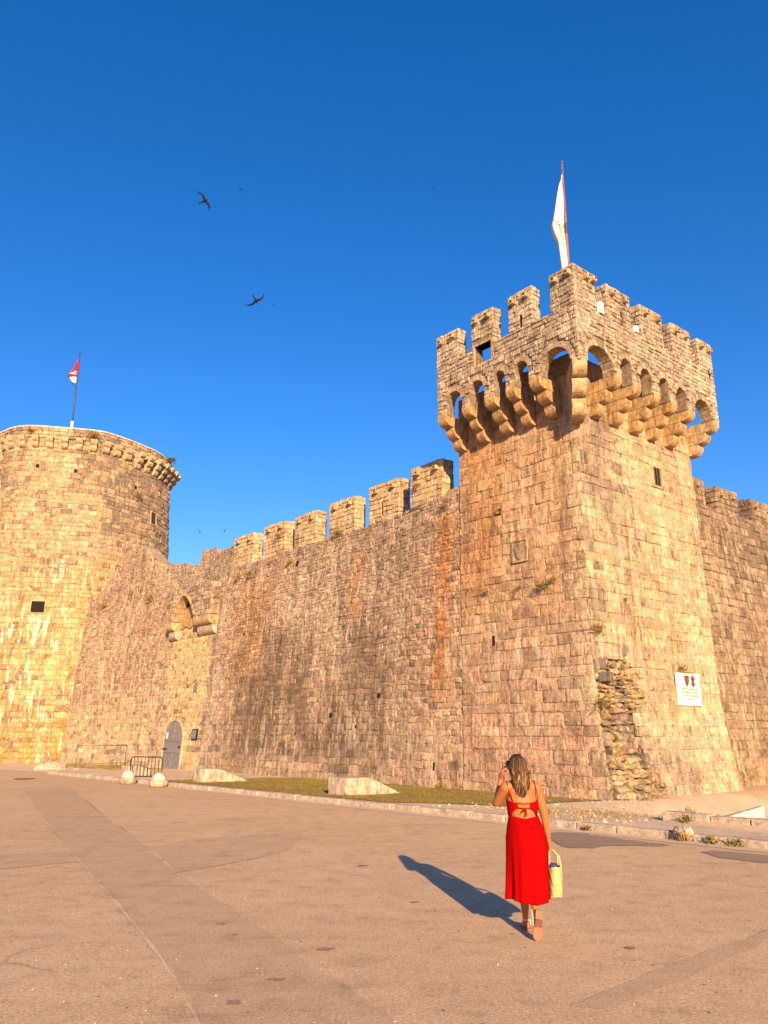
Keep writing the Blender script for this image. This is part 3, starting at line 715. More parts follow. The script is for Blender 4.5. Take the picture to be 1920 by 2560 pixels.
# gallery carried on corbels
GP = .9
S_GL = frame_of(CP+NL*GP, UL, NL); S_GR = frame_of(CP+NR*GP, UR, NR)
def corbel(parent, base, out, side, w, mats, ztop=13.0, tiers=((.92, .39), (.55, .38), (.22, .38)), nb=-.35, name="corbel"):
    """three stepped blocks with rounded noses; base = point on the wall axis at z=0"""
    e = empty(name, tuple(np.asarray(base)+Z*ztop), parent); zt = ztop
    for k, (proj, h) in enumerate(tiers):
        zb = zt-h+.006; rr = min(.30, h*.72, max(proj-nb-.05, .05)); prof = [(nb, zt), (proj, zt)]
        for j in range(7):
            a = math.pi/2*j/6; prof.append((proj-rr+rr*math.cos(a), zb+rr-rr*math.sin(a)))
        prof.append((nb, zb))
        mb = MB(); wj = w*(1-.03*k)
        mb.prism([np.asarray(base)+out*p+Z*q-side*wj/2 for p, q in prof], side*wj)
        mb.build("block", mats[k % len(mats)], e, bevel=.012); zt -= h
    return e
base_l = lambda u: CP+UL*u; base_r = lambda u: CP+UR*u
CL = [(.68, 1.15), (1.75, 2.16), (2.66, 3.14), (3.82, 4.22), (5.0, 5.45)]
CR = [(.86, 1.32), (1.95, 2.42), (3.12, 3.6), (4.2, 4.65), (5.32, 5.82), (6.98, 7.5)]
for p, q in CL: corbel(tower, base_l((p+q)/2), NL, UL, (q-p)*.93, [M['corbel_l']])
for p, q in CR: corbel(tower, base_r((p+q)/2), NR, UR, (q-p)*.86, [M['corbel_r'] if q > 6.9 else M['corbel_l']])
dg = (NL+NR)/np.linalg.norm(NL+NR); sd = np.cross(Z, dg)
corbel(tower, CP, dg, sd, .46, [M['corbel_r']], ztop=13.08, tiers=((1.22, .55), (.88, .55), (.55, .55)), nb=-.3)
AL = [(-.55, .68), (1.15, 1.75), (2.16, 2.66), (3.14, 3.82), (4.22, 5.0)]; KL = [13.72, 13.77, 13.78, 13.80, 13.77]
AR = [(-.55, .88), (1.32, 1.95), (2.42, 3.12), (3.6, 4.2), (4.65, 5.32), (5.82, 7.0)]; KR = [13.74, 13.77, 13.76, 13.75, 13.70, 13.62]
def arch_z(u, A, K, extra=0.0):
    for (p, q), k in zip(A, K):
        r = (q-p)/2
        if p-extra < u < q+extra:
            rr = r+extra; x = abs(u-(p+q)/2); rise = min(r, .62)
            return k-rise+(rise+extra)*math.sqrt(max(0, 1-(x/rr)**2))
    return 12.98
def blocked_arch(A, K, ext=.2, more=()):
    def f(a, b):
        out = []
        for (p, q), k in zip(A, K):
            r = (q-p)/2; rise = min(r, .62); spring = k-rise
            if a < spring: w = r+(.02 if b < spring-.1 else ext)
            elif a < k+ext-.02: w = (r+ext)*math.sqrt(max(0, 1-((a-spring)/(rise+ext))**2))
            else: continue
            out.append(((p+q)/2-w, (p+q)/2+w))
        return out+[(p, q) for p, q, r_, s in more if b > r_+.02 and a < s-.02]
    return f
ML = [(-.9, .08), (.83, 1.88), (2.58, 3.63), (4.31, 5.45)]
MR = [(-.9, .19), (.82, 2.16), (2.82, 4.12), (4.75, 5.99), (6.54, 7.5)]
WIN = (2.72, 3.5, 14.36, 15.08)
TK = .42
def gallery_side(S, A, K, u0, u1, seed, win=None, inner0=0.0):
    R = rng(seed)
    mb = MB(); us = np.unique(np.round(np.concatenate([np.arange(u0+inner0, u1, .06), [u1]]+[np.array([p, q]) for p, q in A]+([np.array(win[:2])] if win else [])), 4))
    us = us[us >= u0+inner0-1e-6]
    zt = lambda u: 14.97
    if win:
        slab(mb, S, us[us <= win[0]+1e-6], lambda u: arch_z(u, A, K), zt, -TK, -.03); slab(mb, S, us[us >= win[1]-1e-6], lambda u: arch_z(u, A, K), zt, -TK, -.03)
        slab(mb, S, us[(us >= win[0]-1e-6) & (us <= win[1]+1e-6)], lambda u: arch_z(u, A, K), lambda u: win[2], -TK, -.03)
    else: slab(mb, S, us, lambda u: arch_z(u, A, K), zt, -TK, -.03)
    mb.build("parapet_core", M['mortar_dark'], tower)
    zs = courses(12.98, 14.97, .12, .2, R)
    more = [(win[0]-.11, win[1]+.11, win[2]-.1, win[3]+.1)] if win else []
    r = lay(zs, u0, u1, .18, .42, R, blocked=blocked_arch(A, K, more=more))
    V, uu, zz = stone_verts(r, S, R, gap=.007, proud=(-.01, .02), bulge=.014, jit=.008, inset=.018)
    stuff_stones("parapet_stones", tower, V, col_gallery(uu, zz, R))
    # voussoirs of each arch, a ring of wedge stones
    P = lambda u, z, d: S(np.array([u]), np.array([z]), np.array([d]))[0]
    for (p, q), k in zip(A, K):
        r_ = (q-p)/2; rise = min(r_, .62); cu = (p+q)/2; sp = k-rise; nv = max(7, int(math.pi*r_/.13))
        for j in range(nv):
            a0, a1 = math.pi*(j+.05)/nv, math.pi*(j+.95)/nv; e = .2+R.uniform(-.03, .03)
            q4 = [(cu+r_*math.cos(a0), sp+rise*math.sin(a0)), (cu+(r_+e)*math.cos(a0), sp+(rise+e)*math.sin(a0)), (cu+(r_+e)*math.cos(a1), sp+(rise+e)*math.sin(a1)), (cu+r_*math.cos(a1), sp+rise*math.sin(a1))]
            d1 = R.uniform(.0, .03); vb = MB(); vb.hexa([P(x, y, -TK) for x, y in q4]+[P(x, y, d1) for x, y in q4])
            me = arr_mesh("voussoir", np.array(vb.v), np.array(vb.f), None, np.ones((8, 3))*np.array([.47, .35, .23])*R.uniform(.75, 1.2))
            link("voussoir", me, tower, M['stone'])
def merlon(parent, o, u, n, w, z0, z1, th, R, colf, seed_u=0, sides=(True, True), lo=.2, hi=.42, ch=(.13, .2), eyes=True, slit=None, hole=None, chamfer=0.0):
    """battlement block: core plus stones on front, both ends and cap"""
    o = np.asarray(o, float); mb = MB(); Pf = lambda a, d, z: o+u*a+n*d+Z*z
    if hole is None: mb.box(o, u, n, Z, (.03, w-.03), (-th+.03, -.03), (z0-.05, z1-.03))
    else:
        a, b, c, d = hole
        mb.box(o, u, n, Z, (.03, a), (-th+.03, -.03), (z0-.05, z1-.03)); mb.box(o, u, n, Z, (b, w-.03), (-th+.03, -.03), (z0-.05, z1-.03)); mb.box(o, u, n, Z, (a, b), (-th+.03, -.03), (d, z1-.03))
    core = mb.build("merlon", M['mortar_dark'], parent)
    Vs, Ks = [], []
    zs = courses(z0, z1, ch[0], ch[1], R)
    bl = None
    if slit: bl = lambda a, b: [(slit[0], slit[1])] if (b > slit[2] and a < slit[3]) else []
    if hole: bl = lambda a, b: [(hole[0]-.11, hole[1]+.11)] if a < hole[3]+.1 else []
    S1 = frame_of(o, u, n)
    rr = [(lay(zs, 0, w, lo, hi, R, blocked=bl), S1), (lay(zs, 0, th, lo, hi, R), frame_of(o+u*w, -n, u)), (lay(zs, 0, th, lo, hi, R), frame_of(o, -n, -u)), (lay(zs, 0, w, lo, hi, R, blocked=bl), frame_of(o-n*th, u, -n))]
    for rt, S in rr:
        if len(rt) == 0: continue
        V, uu, zz = stone_verts(rt, S, R, gap=.007, proud=(-.012, .018), bulge=.014, jit=.009, inset=.018)
        Vs.append(V); Ks.append(colf(uu+seed_u, zz, R))
    cp = lay(courses(0, th, .2, .3, R), 0, w, lo, hi*1.3, R)   # cap stones
    St = lambda U, D, H: o+np.outer(U, u)-np.outer(D, n)+np.outer(H+z1, Z)
    V, uu, zz = stone_verts(cp, St, R, gap=.006, proud=(-.01, .03), bulge=.02, jit=.012); Vs.append(V); Ks.append(colf(uu+seed_u, zz+z1, R))
    stuff_stones("merlon_stones", core, np.concatenate(Vs), np.concatenate(Ks))
    if eyes:
        for a in (.12*w+.06, .72*w):
            eb = MB(); zc_ = z1-.30+R.uniform(-.03, .03)
            eb.box(o, u, n, Z, (a-.09, a+.09), (-.05, .19), (zc_-.09, zc_+.09)); ring = eb.build("pivot_stone", M['corbel_r'], core, bevel=.035)
            hb = MB(); hb.box(o, u, n, Z, (a-.035, a+.035), (.191, .197), (zc_-.03, zc_+.045)); hb.build("pivot_hole", M['hole'], ring)  # black chip on the surface, painted shade of the pivot's hole
    if slit:
        q = MB(); q.box(o, u, n, Z, (slit[0]+.02, slit[1]-.02), (-.05, -.012), (slit[2], slit[3])); q.build("arrow_slit", M['hole'], core)  # black strip painting the shade inside the slit
    return core
gallery_side(S_GL, AL, KL, -.9, 5.45, 111, WIN, inner0=0.03)
gallery_side(S_GR, AR, KR, -.9, 7.5, 112, None, inner0=.45)
R = rng(113)
for k, (p, q) in enumerate(ML):
    merlon(tower, CP+NL*GP+UL*p, UL, NL, q-p, 14.97, 16.32 if k < 3 else 16.2, TK, R, col_gallery, seed_u=p, slit=(.46, .56, 14.98, 15.45) if k == 1 else None, hole=(WIN[0]-p, WIN[1]-p, WIN[2], WIN[3]) if k == 2 else None)
for k, (p, q) in enumerate(MR):
    if k == 0: merlon(tower, CP+NR*GP+UR*(p+TK+.02), UR, NR, q-p-TK-.02, 14.97, 16.325, TK, R, col_gallery, seed_u=p+20); continue
    merlon(tower, CP+NR*GP+UR*p, UR, NR, q-p, 14.97, 16.3-.03*k, TK, R, col_gallery, seed_u=p+20, slit=(.76, .85, 14.98, 15.5) if k == 1 else None)
# stones of the corner return (right-hand side of the corner block)
r = lay(courses(12.98, 16.3, .13, .2, R), 0, TK, .18, .42, R)
V, uu, zz = stone_verts(r, frame_of(CP+NL*GP+NR*GP, UR, NR), R, gap=.007, proud=(-.01, .02), bulge=.014, jit=.008, inset=.018)
stuff_stones("quoin_stones", tower, V, col_gallery(uu, zz, R))
# frame of the gallery window
P = lambda u, z, d: S_GL(np.array([u]), np.array([z]), np.array([d]))[0]
a, b, c, d = WIN; wf = MB()
for (x0, x1, y0, y1) in ((a-.1, a, c-.09, d+.09), (b, b+.1, c-.09, d+.09), (a, b, d, d+.09), (a, b, c-.09, c)):
    plate(wf, P, x0, x1, y0, y1, -TK, .015)
wf.build("window_frame", M['corbel_r'], tower, bevel=.01)

# ------------------------------------------------------------------ long curtain wall
A30 = CP+UL*30; D2 = np.array([-.745, .667, 0]); D2 = D2/np.linalg.norm(D2); N2 = np.array([-D2[1], D2[0], 0])
if N2[1] > 0: N2 = -N2
def batter(u): return .02+.06*ss(5.5, 12, u)+.005*ss(12, 22, u)
def S_W(u, z, d):
    n = -batter(u)*np.maximum(z, 0)+.07*(1-ss(9.55, 9.85, z+.25*(vn(u*1.3, u*0, 17)-.5)))*ss(5.6, 7, u)+d
    n = n+.10*(fbm(u*.35, z*.35, 19)-.5)*ss(5.6, 7, u)
    z = z+.16*(fbm(u*.45, z*.12, 23)-.5)*ss(5.6, 7, u)*ss(.2, 1.5, z)
    p = np.where((u <= 30)[:, None], CP+np.outer(u, UL), A30+np.outer(u-30, D2))
    t = ss(28.5, 31.5, u)[:, None]; nn = NL*(1-t)+N2*t
    return p+np.outer(z, Z)+nn*n[:, None]
TOPX = [5.5, 6.2, 6.5, 8, 13, 23.5, 23.55, 25.2, 25.3, 25.7, 27.5, 27.55, 28.0, 28.05, 29.6, 30.9, 30.95, 31.4, 33.0, 34.4, 35.7, 36.8, 37.1, 37.2, 37.7, 38.6, 39.4, 41]
TOPZ = [10.75, 10.7, 10.5, 10.42, 10.5, 10.5, 11.65, 11.8, 11.55, 12.0, 12.15, 11.0, 11.0, 11.3, 11.75, 11.8, 11.4, 11.9, 12.6, 13.6, 14.0, 13.9, 13.35, 12.7, 12.4, 11.4, 10.6, 10.2]
wtop = lambda u: float(np.interp(u, TOPX, TOPZ))+.10*(vn(np.array([u*2.3]), np.array([.5]), 29)[0]-.5)
wall = tag(empty("curtain_wall", CP+UL*20), "long battered curtain wall with battlements between the two towers", "wall", kind="thing")
mb = MB(); us = np.unique(np.concatenate([np.arange(5.45, 41, .45), TOPX]))
zl = lambda u: -.8
for z0, z1 in ((-.8, 1.5), (1.5, 4), (4, 6.5), (6.5, 9.2), (9.2, 9.5), (9.5, 9.9), (9.9, 99)):
    slab(mb, S_W, us, lambda u: min(z0, wtop(u)-.1), lambda u: min(z1, wtop(u)-.1), -1.0, -.035)
mb.build("wall_core", M['mortar'], wall)
R = rng(202)
DOOR = (26.35, 28.75, -.3, 1.55)
BR = (25.0, 30.0)
holes_w = [(16.8, 17.2, 9.45, 9.85), (13.05, 13.4, 2.4, 2.72), (11.35, 11.62, 1.95, 2.2), (15.6, 15.85, 1.7, 1.95), (9.95, 10.3, 3.1, 3.4), (21.1, 21.4, 6.5, 6.75), (6.75, 7.0, .55, .95)]
def wall_block(a, b):
    out = blk(holes_w)(a, b)
    if a < 2.62:
        z = a
        if z < 1.5: out.append((26.3, 28.8))
        else: w = 1.25*math.sqrt(max(0, 1-((z-1.5)/1.1)**2)); out.append((27.55-w, 27.55+w))
    return out
sets = []
zs = courses(-.6, 1.5, .24, .36, R); zs2 = courses(1.5, 4.6, .16, .28, R); zs3 = courses(4.6, 14.2, .12, .21, R)
for q, lo, hi, cu, bu in ((zs, .32, .8, .25, .02), (zs2, .2, .52, .4, .024), (zs3, .16, .42, .5, .024)):
    r = lay(q, 5.55, 41, lo, hi, R, blocked=wall_block, top=wtop)
    V, uu, zz = stone_verts(r, S_W, R, gap=.007, proud=(-.020, .014), bulge=bu*.5, jit=.020, cut=cu, tilt=.022)
    sets.append((V, col_curtain(uu, zz, R)))
masonry(wall, sets)
skin(wall, S_W, 5.5, 40.9, -.7, lambda u: wtop(u)-.12, .15, col_curtain, 504, d0=-.020)
# the battlements
MW = [(6.6, 8.42), (9.62, 11.6), (12.72, 14.65), (15.72, 17.52), (18.46, 20.42), (21.5, 23.5)]
for k, (p, q) in enumerate(MW):
    nn = -(batter(np.array([(p+q)/2]))[0])*10.6-.03
    merlon(wall, CP+UL*p+NL*nn, UL, NL, q-p, 10.42, 12.05+R.uniform(-.05, .05), .6, R, lambda u, z, R_: col_gallery(u, z, R_)*np.array([1.05, 1.0, .95]), seed_u=p*1.7, lo=.26, hi=.55, ch=(.17, .26), slit=(1.05, 1.15, 10.75, 11.25) if k == 1 else None)
for p, q, r_, s in holes_w: opening(wall, S_W, p+.09, q-.07, r_+.06, s-.07, name="putlog_hole")
# door in the gate bay
PW = lambda u, z, d: S_W(np.array([float(u)]), np.array([float(z)]), np.array([float(d)]))[0]
dm = MB(); arc = [(27.55+1.16*math.cos(t), 1.5+1.0*math.sin(t)) for t in np.linspace(0, math.pi, 17)]
out = [(26.39, -.35), (28.71, -.35)]+arc
front = [PW(u, z, .012) for u, z in out]; dm.add(front, [tuple(range(len(front)))])
door = dm.build("door", M['door'], wall)
sv = MB()
def door_bit(u0, u1, z0, z1, d0, d1): plate(sv, PW, u0, u1, z0, z1, d0, d1)
sv = MB(); door_bit(27.53, 27.57, -.3, 2.45, .0, .035); sv.build("meeting_stile", M['door'], door)
sv = MB(); door_bit(26.42, 28.68, 1.42, 1.47, .0, .03); door_bit(26.42, 28.68, .82, .86, .0, .03); sv.build("rail", M['door'], door)
sv = MB(); door_bit(28.2, 28.75, .98, 1.04, .0, .06); sv.build("hinge", M['iron'], door)
sv = MB(); door_bit(28.2, 28.75, -.12, -.06, .0, .06); sv.build("hinge", M['iron'], door)
sv = MB(); door_bit(26.42, 26.85, 1.12, 1.18, .0, .06); sv.build("hinge", M['iron'], door)
sv = MB(); door_bit(28.3, 28.48, 1.56, 1.86, .0, .03); sv.build("notice", M['white_plastic'], door)
sr = MB(); R2 = rng(7)
ring = [(26.3, -.35)]+[(27.55+1.26*math.cos(t), 1.5+1.1*math.sin(t)) for t in np.linspace(math.pi, 0, 17)]+[(28.8, -.35)]
inn = [(26.42, -.35)]+[(27.55+1.13*math.cos(t), 1.5+.97*math.sin(t)) for t in np.linspace(math.pi, 0, 17)]+[(28.68, -.35)]
for a0, a1, b0, b1 in zip(ring[:-1], ring[1:], inn[:-1], inn[1:]):
    sr = MB(); q = [b0, a0, a1, b1]; sr.hexa([PW(x, y, -.06) for x, y in q]+[PW(x, y, .07) for x, y in q]); sr.build("door_surround", M['pale'], wall, bevel=.01)
# brattice over the gate: pointed arch on two stepped corbels
SB = lambda u, z, d: S_W(np.asarray(u, float), np.asarray(z, float)*0+8.0, np.asarray(d, float))+np.outer(np.asarray(z, float)-8.0, Z)
brat = empty("brattice", PW(27.0, 8, 0), wall)
BC, BH = 27.35, 1.33
def pt_arch(u):
    x = abs(u-BC)/BH
    return 8.05+1.25*(1-x**1.9) if x < 1 else 7.95
mb = MB(); us = np.round(np.arange(24.2, 29.56, .09), 3)
slab(mb, SB, us, lambda u: pt_arch(u), lambda u: 9.7, .0, .56)
mb.build("front_wall", M['mortar'], brat)
zsb = courses(7.95, 9.7, .2, .3, R)
def bb(a, b):
    if a > 9.5: return []
    w = (BH+.16)*max(0, 1-max(0, (a-8.1))/1.42)**(1/1.9)
    return [(BC-w, BC+w)]
r = lay(zsb, 24.2, 29.53, .25, .55, R, blocked=bb)
V, uu, zz = stone_verts(r, lambda u, z, d: SB(u, z, d+.585), R, gap=.006, proud=(-.01, .02), bulge=.014, jit=.014)
stuff_stones("front_stones", brat, V, col_curtain(uu, zz+2, R))
eo = SB(np.array([24.2]), np.array([0.]), np.array([.585]))[0]
r = lay(zsb, 0, .6, .2, .4, R); V, uu, zz = stone_verts(r, frame_of(eo, -NL, -UL), R, gap=.006, proud=(-.01, .02), bulge=.014, jit=.014)
stuff_stones("side_stones", brat, V, col_curtain(uu+25, zz+2, R))
PB = lambda u, z, d: SB(np.array([float(u)]), np.array([float(z)]), np.array([float(d)]))[0]
na_ = 13; ts = np.linspace(-1, 1, na_+1)
for t0, t1 in zip(ts[:-1], ts[1:]):     # dressed stones round the arch
    vb = MB(); f_ = lambda t, e: (BC+(BH+e)*t, 8.05+(1.25+e)*(1-abs(t)**1.9)-.0)
    q = [f_(t0+.01, 0), f_(t0+.01, .17), f_(t1-.01, .17), f_(t1-.01, 0)]
    vb.hexa([PB(x, y, .05) for x, y in q]+[PB(x, y, .61) for x, y in q]); vb.build("arch_stone", M['corbel_r'], brat, bevel=.01)
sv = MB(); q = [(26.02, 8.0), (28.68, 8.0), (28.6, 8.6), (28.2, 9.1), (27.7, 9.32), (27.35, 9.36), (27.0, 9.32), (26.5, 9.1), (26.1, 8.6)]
sv.add([PW(a_, b_, .05) for a_, b_ in q], [tuple(range(len(q)))]); sv.build("slot_shade", M['hole'], brat)  # flat black sheet, painted shade of the recess behind the arch
sv = MB(); q = [(25.95, 7.62), (26.4, 7.48), (26.9, 7.68), (27.4, 7.5), (27.9, 7.66), (28.4, 7.5), (28.8, 7.6), (28.75, 8.2), (28.45, 8.55), (28.0, 8.75), (27.5, 8.8), (26.9, 8.72), (26.3, 8.5), (26.0, 8.1)]
sv.add([PW(a_, b_, .075) for a_, b_ in q], [tuple(range(len(q)))]); sv.build("slot_back", M['corbel_l'], brat)
for uc, w_ in ((25.1, 1.78), (29.1, .84)):
    p0 = PW(uc, 8.0, 0); p0[2] = 0
    corbel(wall, p0, NL, UL, w_, [M['corbel_r'], M['pale']], ztop=7.96, tiers=((.62, .50), (.34, .50)), nb=-.3)

# ------------------------------------------------------------------ curtain wall beyond the corner tower
def S_RW(u, z, d): return CP+np.outer(u, UR)+np.outer(z, Z)+np.outer(-.62-.095*np.maximum(z, -.5)+.08*(fbm(u*.35, z*.35, 27)-.5)+d, NR)
rwall = tag(empty("curtain_wall", CP+UR*14), "shorter weathered battlemented wall continuing past the corner tower", "wall", kind="thing")
R = rng(303); mb = MB()
for z0, z1 in ((-.9, 2), (2, 5), (5, 8), (8, 10.85)): slab(mb, S_RW, np.arange(6.5, 24.1, .5), lambda u: z0, lambda u: z1, -1.0, -.035)
mb.build("wall_core", M['mortar_dark'], rwall)
r = lay(courses(-.8, 10.95, .26, .44, R), 6.9, 24, .3, .75, R)
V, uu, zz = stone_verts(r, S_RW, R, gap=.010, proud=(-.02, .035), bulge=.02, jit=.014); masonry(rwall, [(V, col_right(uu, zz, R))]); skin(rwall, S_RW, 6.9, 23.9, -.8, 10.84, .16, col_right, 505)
for p, q in ((8.6, 10.75), (11.75, 13.55), (14.75, 16.9), (18.0, 20.0)):
    merlon(rwall, CP+UR*p+NR*(-1.66), UR, NR, q-p, 10.85, 12.0, .6, R, col_right, seed_u=p, lo=.28, hi=.55, ch=(.18, .26))

# ------------------------------------------------------------------ round tower
rim = [(-17.5, 59.2), (-18.8, 56.7), (-20.4, 54.5), (-26.0, 53.25), (-30.2, 56.6), (-31.5, 62), (-28.5, 67), (-23, 68.8), (-19.2, 66.8), (-17.2, 62.6)]
def chaikin(p, k):
    for _ in range(k):
        q = []
        for a, b in zip(p, p[1:]+p[:1]):
            q += [(a[0]*.84+b[0]*.16, a[1]*.84+b[1]*.16), (a[0]*.16+b[0]*.84, a[1]*.16+b[1]*.84)]
        p = q
    return p
ctr = np.array([-23.4, 61.0])
rimp = np.array(chaikin([tuple(ctr+(np.array(p)-ctr)*1.05) for p in rim], 2))
e = np.roll(rimp, -1, 0)-rimp; L = np.linalg.norm(e, axis=1)
tn = (e+np.roll(e, 1, 0)); tn /= np.linalg.norm(tn, axis=1)[:, None]; rn = np.stack([tn[:, 1], -tn[:, 0]], 1)
rn *= np.sign(((rimp-ctr)*rn).sum(1))[:, None]
arcS = np.concatenate([[0], np.cumsum(L)]); PER = arcS[-1]
def S_RT(u, z, d):
    u = np.mod(u, PER); ext = lambda a: np.concatenate([a, a[:1]])
    x = np.interp(u, arcS, ext(rimp[:, 0])); y = np.interp(u, arcS, ext(rimp[:, 1])); nx = np.interp(u, arcS, ext(rn[:, 0])); ny = np.interp(u, arcS, ext(rn[:, 1]))
    o = -.55+1.0*(1-np.clip(z, -1, 23)/22.5)+d
    return np.stack([x+nx*o, y+ny*o, z], 1)
rtower = tag(empty("round_tower", (ctr[0], ctr[1], 0)), "massive rounded stone tower with a corbelled rim and flag", "tower")
uall = np.linspace(0, PER, 90); grid_surface("wall_core", S_RT, uall, np.linspace(-.9, 22.9, 30), rtower, M['mortar'])
tp = S_RT(uall[:-1], np.full(89, 22.6), np.full(89, -.05)); t = MB(); t.add(tp, [tuple(range(89))]); t.build("roof", M['mortar'], rtower)
# which part of the outline faces the forecourt
mid = S_RT(uall, np.full(90, 10.), np.zeros(90)); nx = np.interp(uall, arcS, np.append(rn[:, 0], rn[0, 0])); ny = np.interp(uall, arcS, np.append(rn[:, 1], rn[0, 1]))
face = (mid[:, 0]*nx+mid[:, 1]*ny) < 4
us_f = uall[face]
gapi = np.argmax(np.diff(us_f)) if len(us_f) > 1 else 0
if np.diff(us_f).max() > 2: ua, ub = us_f[gapi+1]-PER, us_f[gapi]
else: ua, ub = us_f[0], us_f[-1]
def near_u(x, y):
    q = np.linspace(ua, ub, 600); P_ = S_RT(q, np.full(600, 12.), np.zeros(600)); return q[np.argmin((P_[:, 0]-x)**2+(P_[:, 1]-y)**2)]
R = rng(404)
w1 = near_u(-22.9, 53.0); w2 = near_u(-18.6, 55.2)
def win_u(px_x, z):
    q = np.linspace(ua, ub, 800); P_ = S_RT(q, np.full(800, z), np.zeros(800)); v = P_-CAMP; k = v@FW; X_ = 960+2000*v[:, 0]/k
    return q[np.argmin(np.abs(X_-px_x))]
w1 = win_u(95, 10.0); w2 = win_u(383, 17.6)
holes_t = [(w1-.5, w1+.5, 9.55, 10.45), (w2-.42, w2+.42, 17.1, 18.2)]+[(win_u(x, zz_)-.14, win_u(x, zz_)+.14, zz_-.16, zz_+.16) for x, zz_ in ((94, 20.05), (189, 19.85), (339, 19.6))]
r = lay(courses(-.7, 22.7, .27, .42, R), ua, ub, .34, .78, R, blocked=blk(holes_t))
V, uu, zz = stone_verts(r, S_RT, R, gap=.011, proud=(-.02, .04), bulge=.022, jit=.016); masonry(rtower, [(V, col_round(uu, zz, R))], mat='stone_lime'); skin(rtower, S_RT, ua, ub, -.7, 22.6, .2, col_round, 506)
opening(rtower, S_RT, w1-.42, w1+.42, 9.62, 10.38, frame=.08)
opening(rtower, S_RT, w2-.33, w2+.33, 17.2, 18.1, frame=.08, bars=4)
for p, q, r_, s in holes_t[2:]: opening(rtower, S_RT, p+.03, q-.03, r_+.03, s-.03, name="putlog_hole")
# parapet rim and corbels
S_rim = lambda u, z, d: S_RT(u, z*0+22.5, d)+np.outer(z-22.5, Z)
uend = ub+1.2
mb = MB(); slab(mb, S_rim, np.linspace(ua, ub, 60), lambda u: 22.2, lambda u: 23.0, -.5, .06); mb.build("parapet_core", M['mortar'], rtower)
r = lay(courses(22.2, 23.0, .2, .3, R), ua, ub, .3, .7, R); V, uu, zz = stone_verts(r, lambda u, z, d: S_rim(u, z, d+.1), R, gap=.01, proud=(-.02, .05), bulge=.03, jit=.02)
stuff_stones("parapet_stones", rtower, V, col_round(uu, zz, R))
mb = MB(); slab(mb, S_rim, np.linspace(ua, ub, 60), lambda u: 23.0, lambda u: 23.09, -.45, .16); mb.build("coping", M['white_slab'], rtower)
uc = ua+.3; usil = win_u(428, 20)
dirn = 1 if win_u(300, 20) > win_u(100, 20) else -1
while uc < ub:
    p0 = S_RT(np.array([uc]), np.array([22.0]), np.array([0.]))[0]; p1 = S_RT(np.array([uc]), np.array([22.0]), np.array([1.]))[0]; ou = p1-p0
    flank = (uc-win_u(320, 20))*dirn > 0
    p0[2] = 0
    corbel(rtower, p0, ou, np.cross(Z, ou), .46, [M['corbel_t']], ztop=22.25, tiers=((.85, .42), (.55, .42), (.28, .42)) if flank else ((.52, .42), (.36, .42)), nb=-.2)
    uc += 1.0

# ------------------------------------------------------------------ things on the walls
def text_mesh(name, body, size, mat, parent, Mx, extrude=.004, align='CENTER'):
    cu = bpy.data.curves.new(name, 'FONT'); cu.body = body; cu.size = size; cu.extrude = extrude; cu.align_x = align; cu.resolution_u = 2
    o = bpy.data.objects.new(name, cu); COL.objects.link(o)
    me = bpy.data.meshes.new_from_object(o.evaluated_get(bpy.context.evaluated_depsgraph_get())); COL.objects.unlink(o); bpy.data.objects.remove(o)
    me.transform(Mx); t = link(name, me, parent, mat); return t
def basis(o, x, y, n):
    m = Matrix.Identity(4)
    for i in range(3): m[i][0] = x[i]; m[i][1] = y[i]; m[i][2] = n[i]; m[i][3] = o[i]
    return m
PR = lambda u, z, d: S_TR(np.array([float(u)]), np.array([float(z)]), np.array([float(d)]))[0]
pc = PR(5.05, 3.23, .06)
pl = MB(); pl.box(pc, UR, Z, NR, (-.70, .70), (-.52, .52), (-.05, .03)); plaque = pl.build("wall_plaque", M['marble'], None, bevel=.008)
tag(plaque, "white marble memorial plaque with two bronze crests on the tower's right face", "plaque")
f = pc+NR*.032
for body, dz, s in (("SVIMA POGINULIMA", -.02, .105), ("TROGIRSKOG KRAJA", -.13, .105), ("ZA SLOBODU HRVATSKE", -.245, .105), ("GRAD TROGIR", -.35, .06)):
    text_mesh("lettering", body, s, M['letter'], plaque, basis(f+Z*dz, UR, Z, NR))
def crest(cx, cz, pts):
    mb = MB(); mb.prism([f+UR*(cx+x)+Z*(cz+y) for x, y in pts], NR*.03); mb.build("crest", M['bronze'], plaque, bevel=.008)
crest(-.15, .27, [(-.13, .17), (.13, .17), (.12, .0), (.07, -.12), (0, -.19), (-.07, -.12), (-.12, .0)])
crest(.23, .27, [(-.05, .19), (.05, .19), (.06, .12), (.14, .11), (.08, .02), (.07, -.05), (.13, -.09), (.0, -.2), (-.13, -.09), (-.07, -.05), (-.08, .02), (-.14, .11), (-.06, .12)])
for x, y in ((-.62, .44), (.62, .44), (-.62, -.44), (.62, -.44)):
    b_ = MB(); b_.box(f, UR, Z, NR, (x-.015, x+.015), (y-.015, y+.015), (0, .012)); b_.build("bolt", M['iron'], plaque)
# small dark notice case beside the gate
nb = MB(); plate(nb, PW, 24.75, 25.3, 1.5, 2.05, .02, .1); case = nb.build("notice_case", M['black'], None, bevel=.01)
tag(case, "small dark notice case fixed to the wall beside the grey door", "notice case")
nb = MB(); plate(nb, PW, 24.82, 25.23, 1.57, 1.98, .1, .106); nb.build("notice_sheet", M['door'], case)
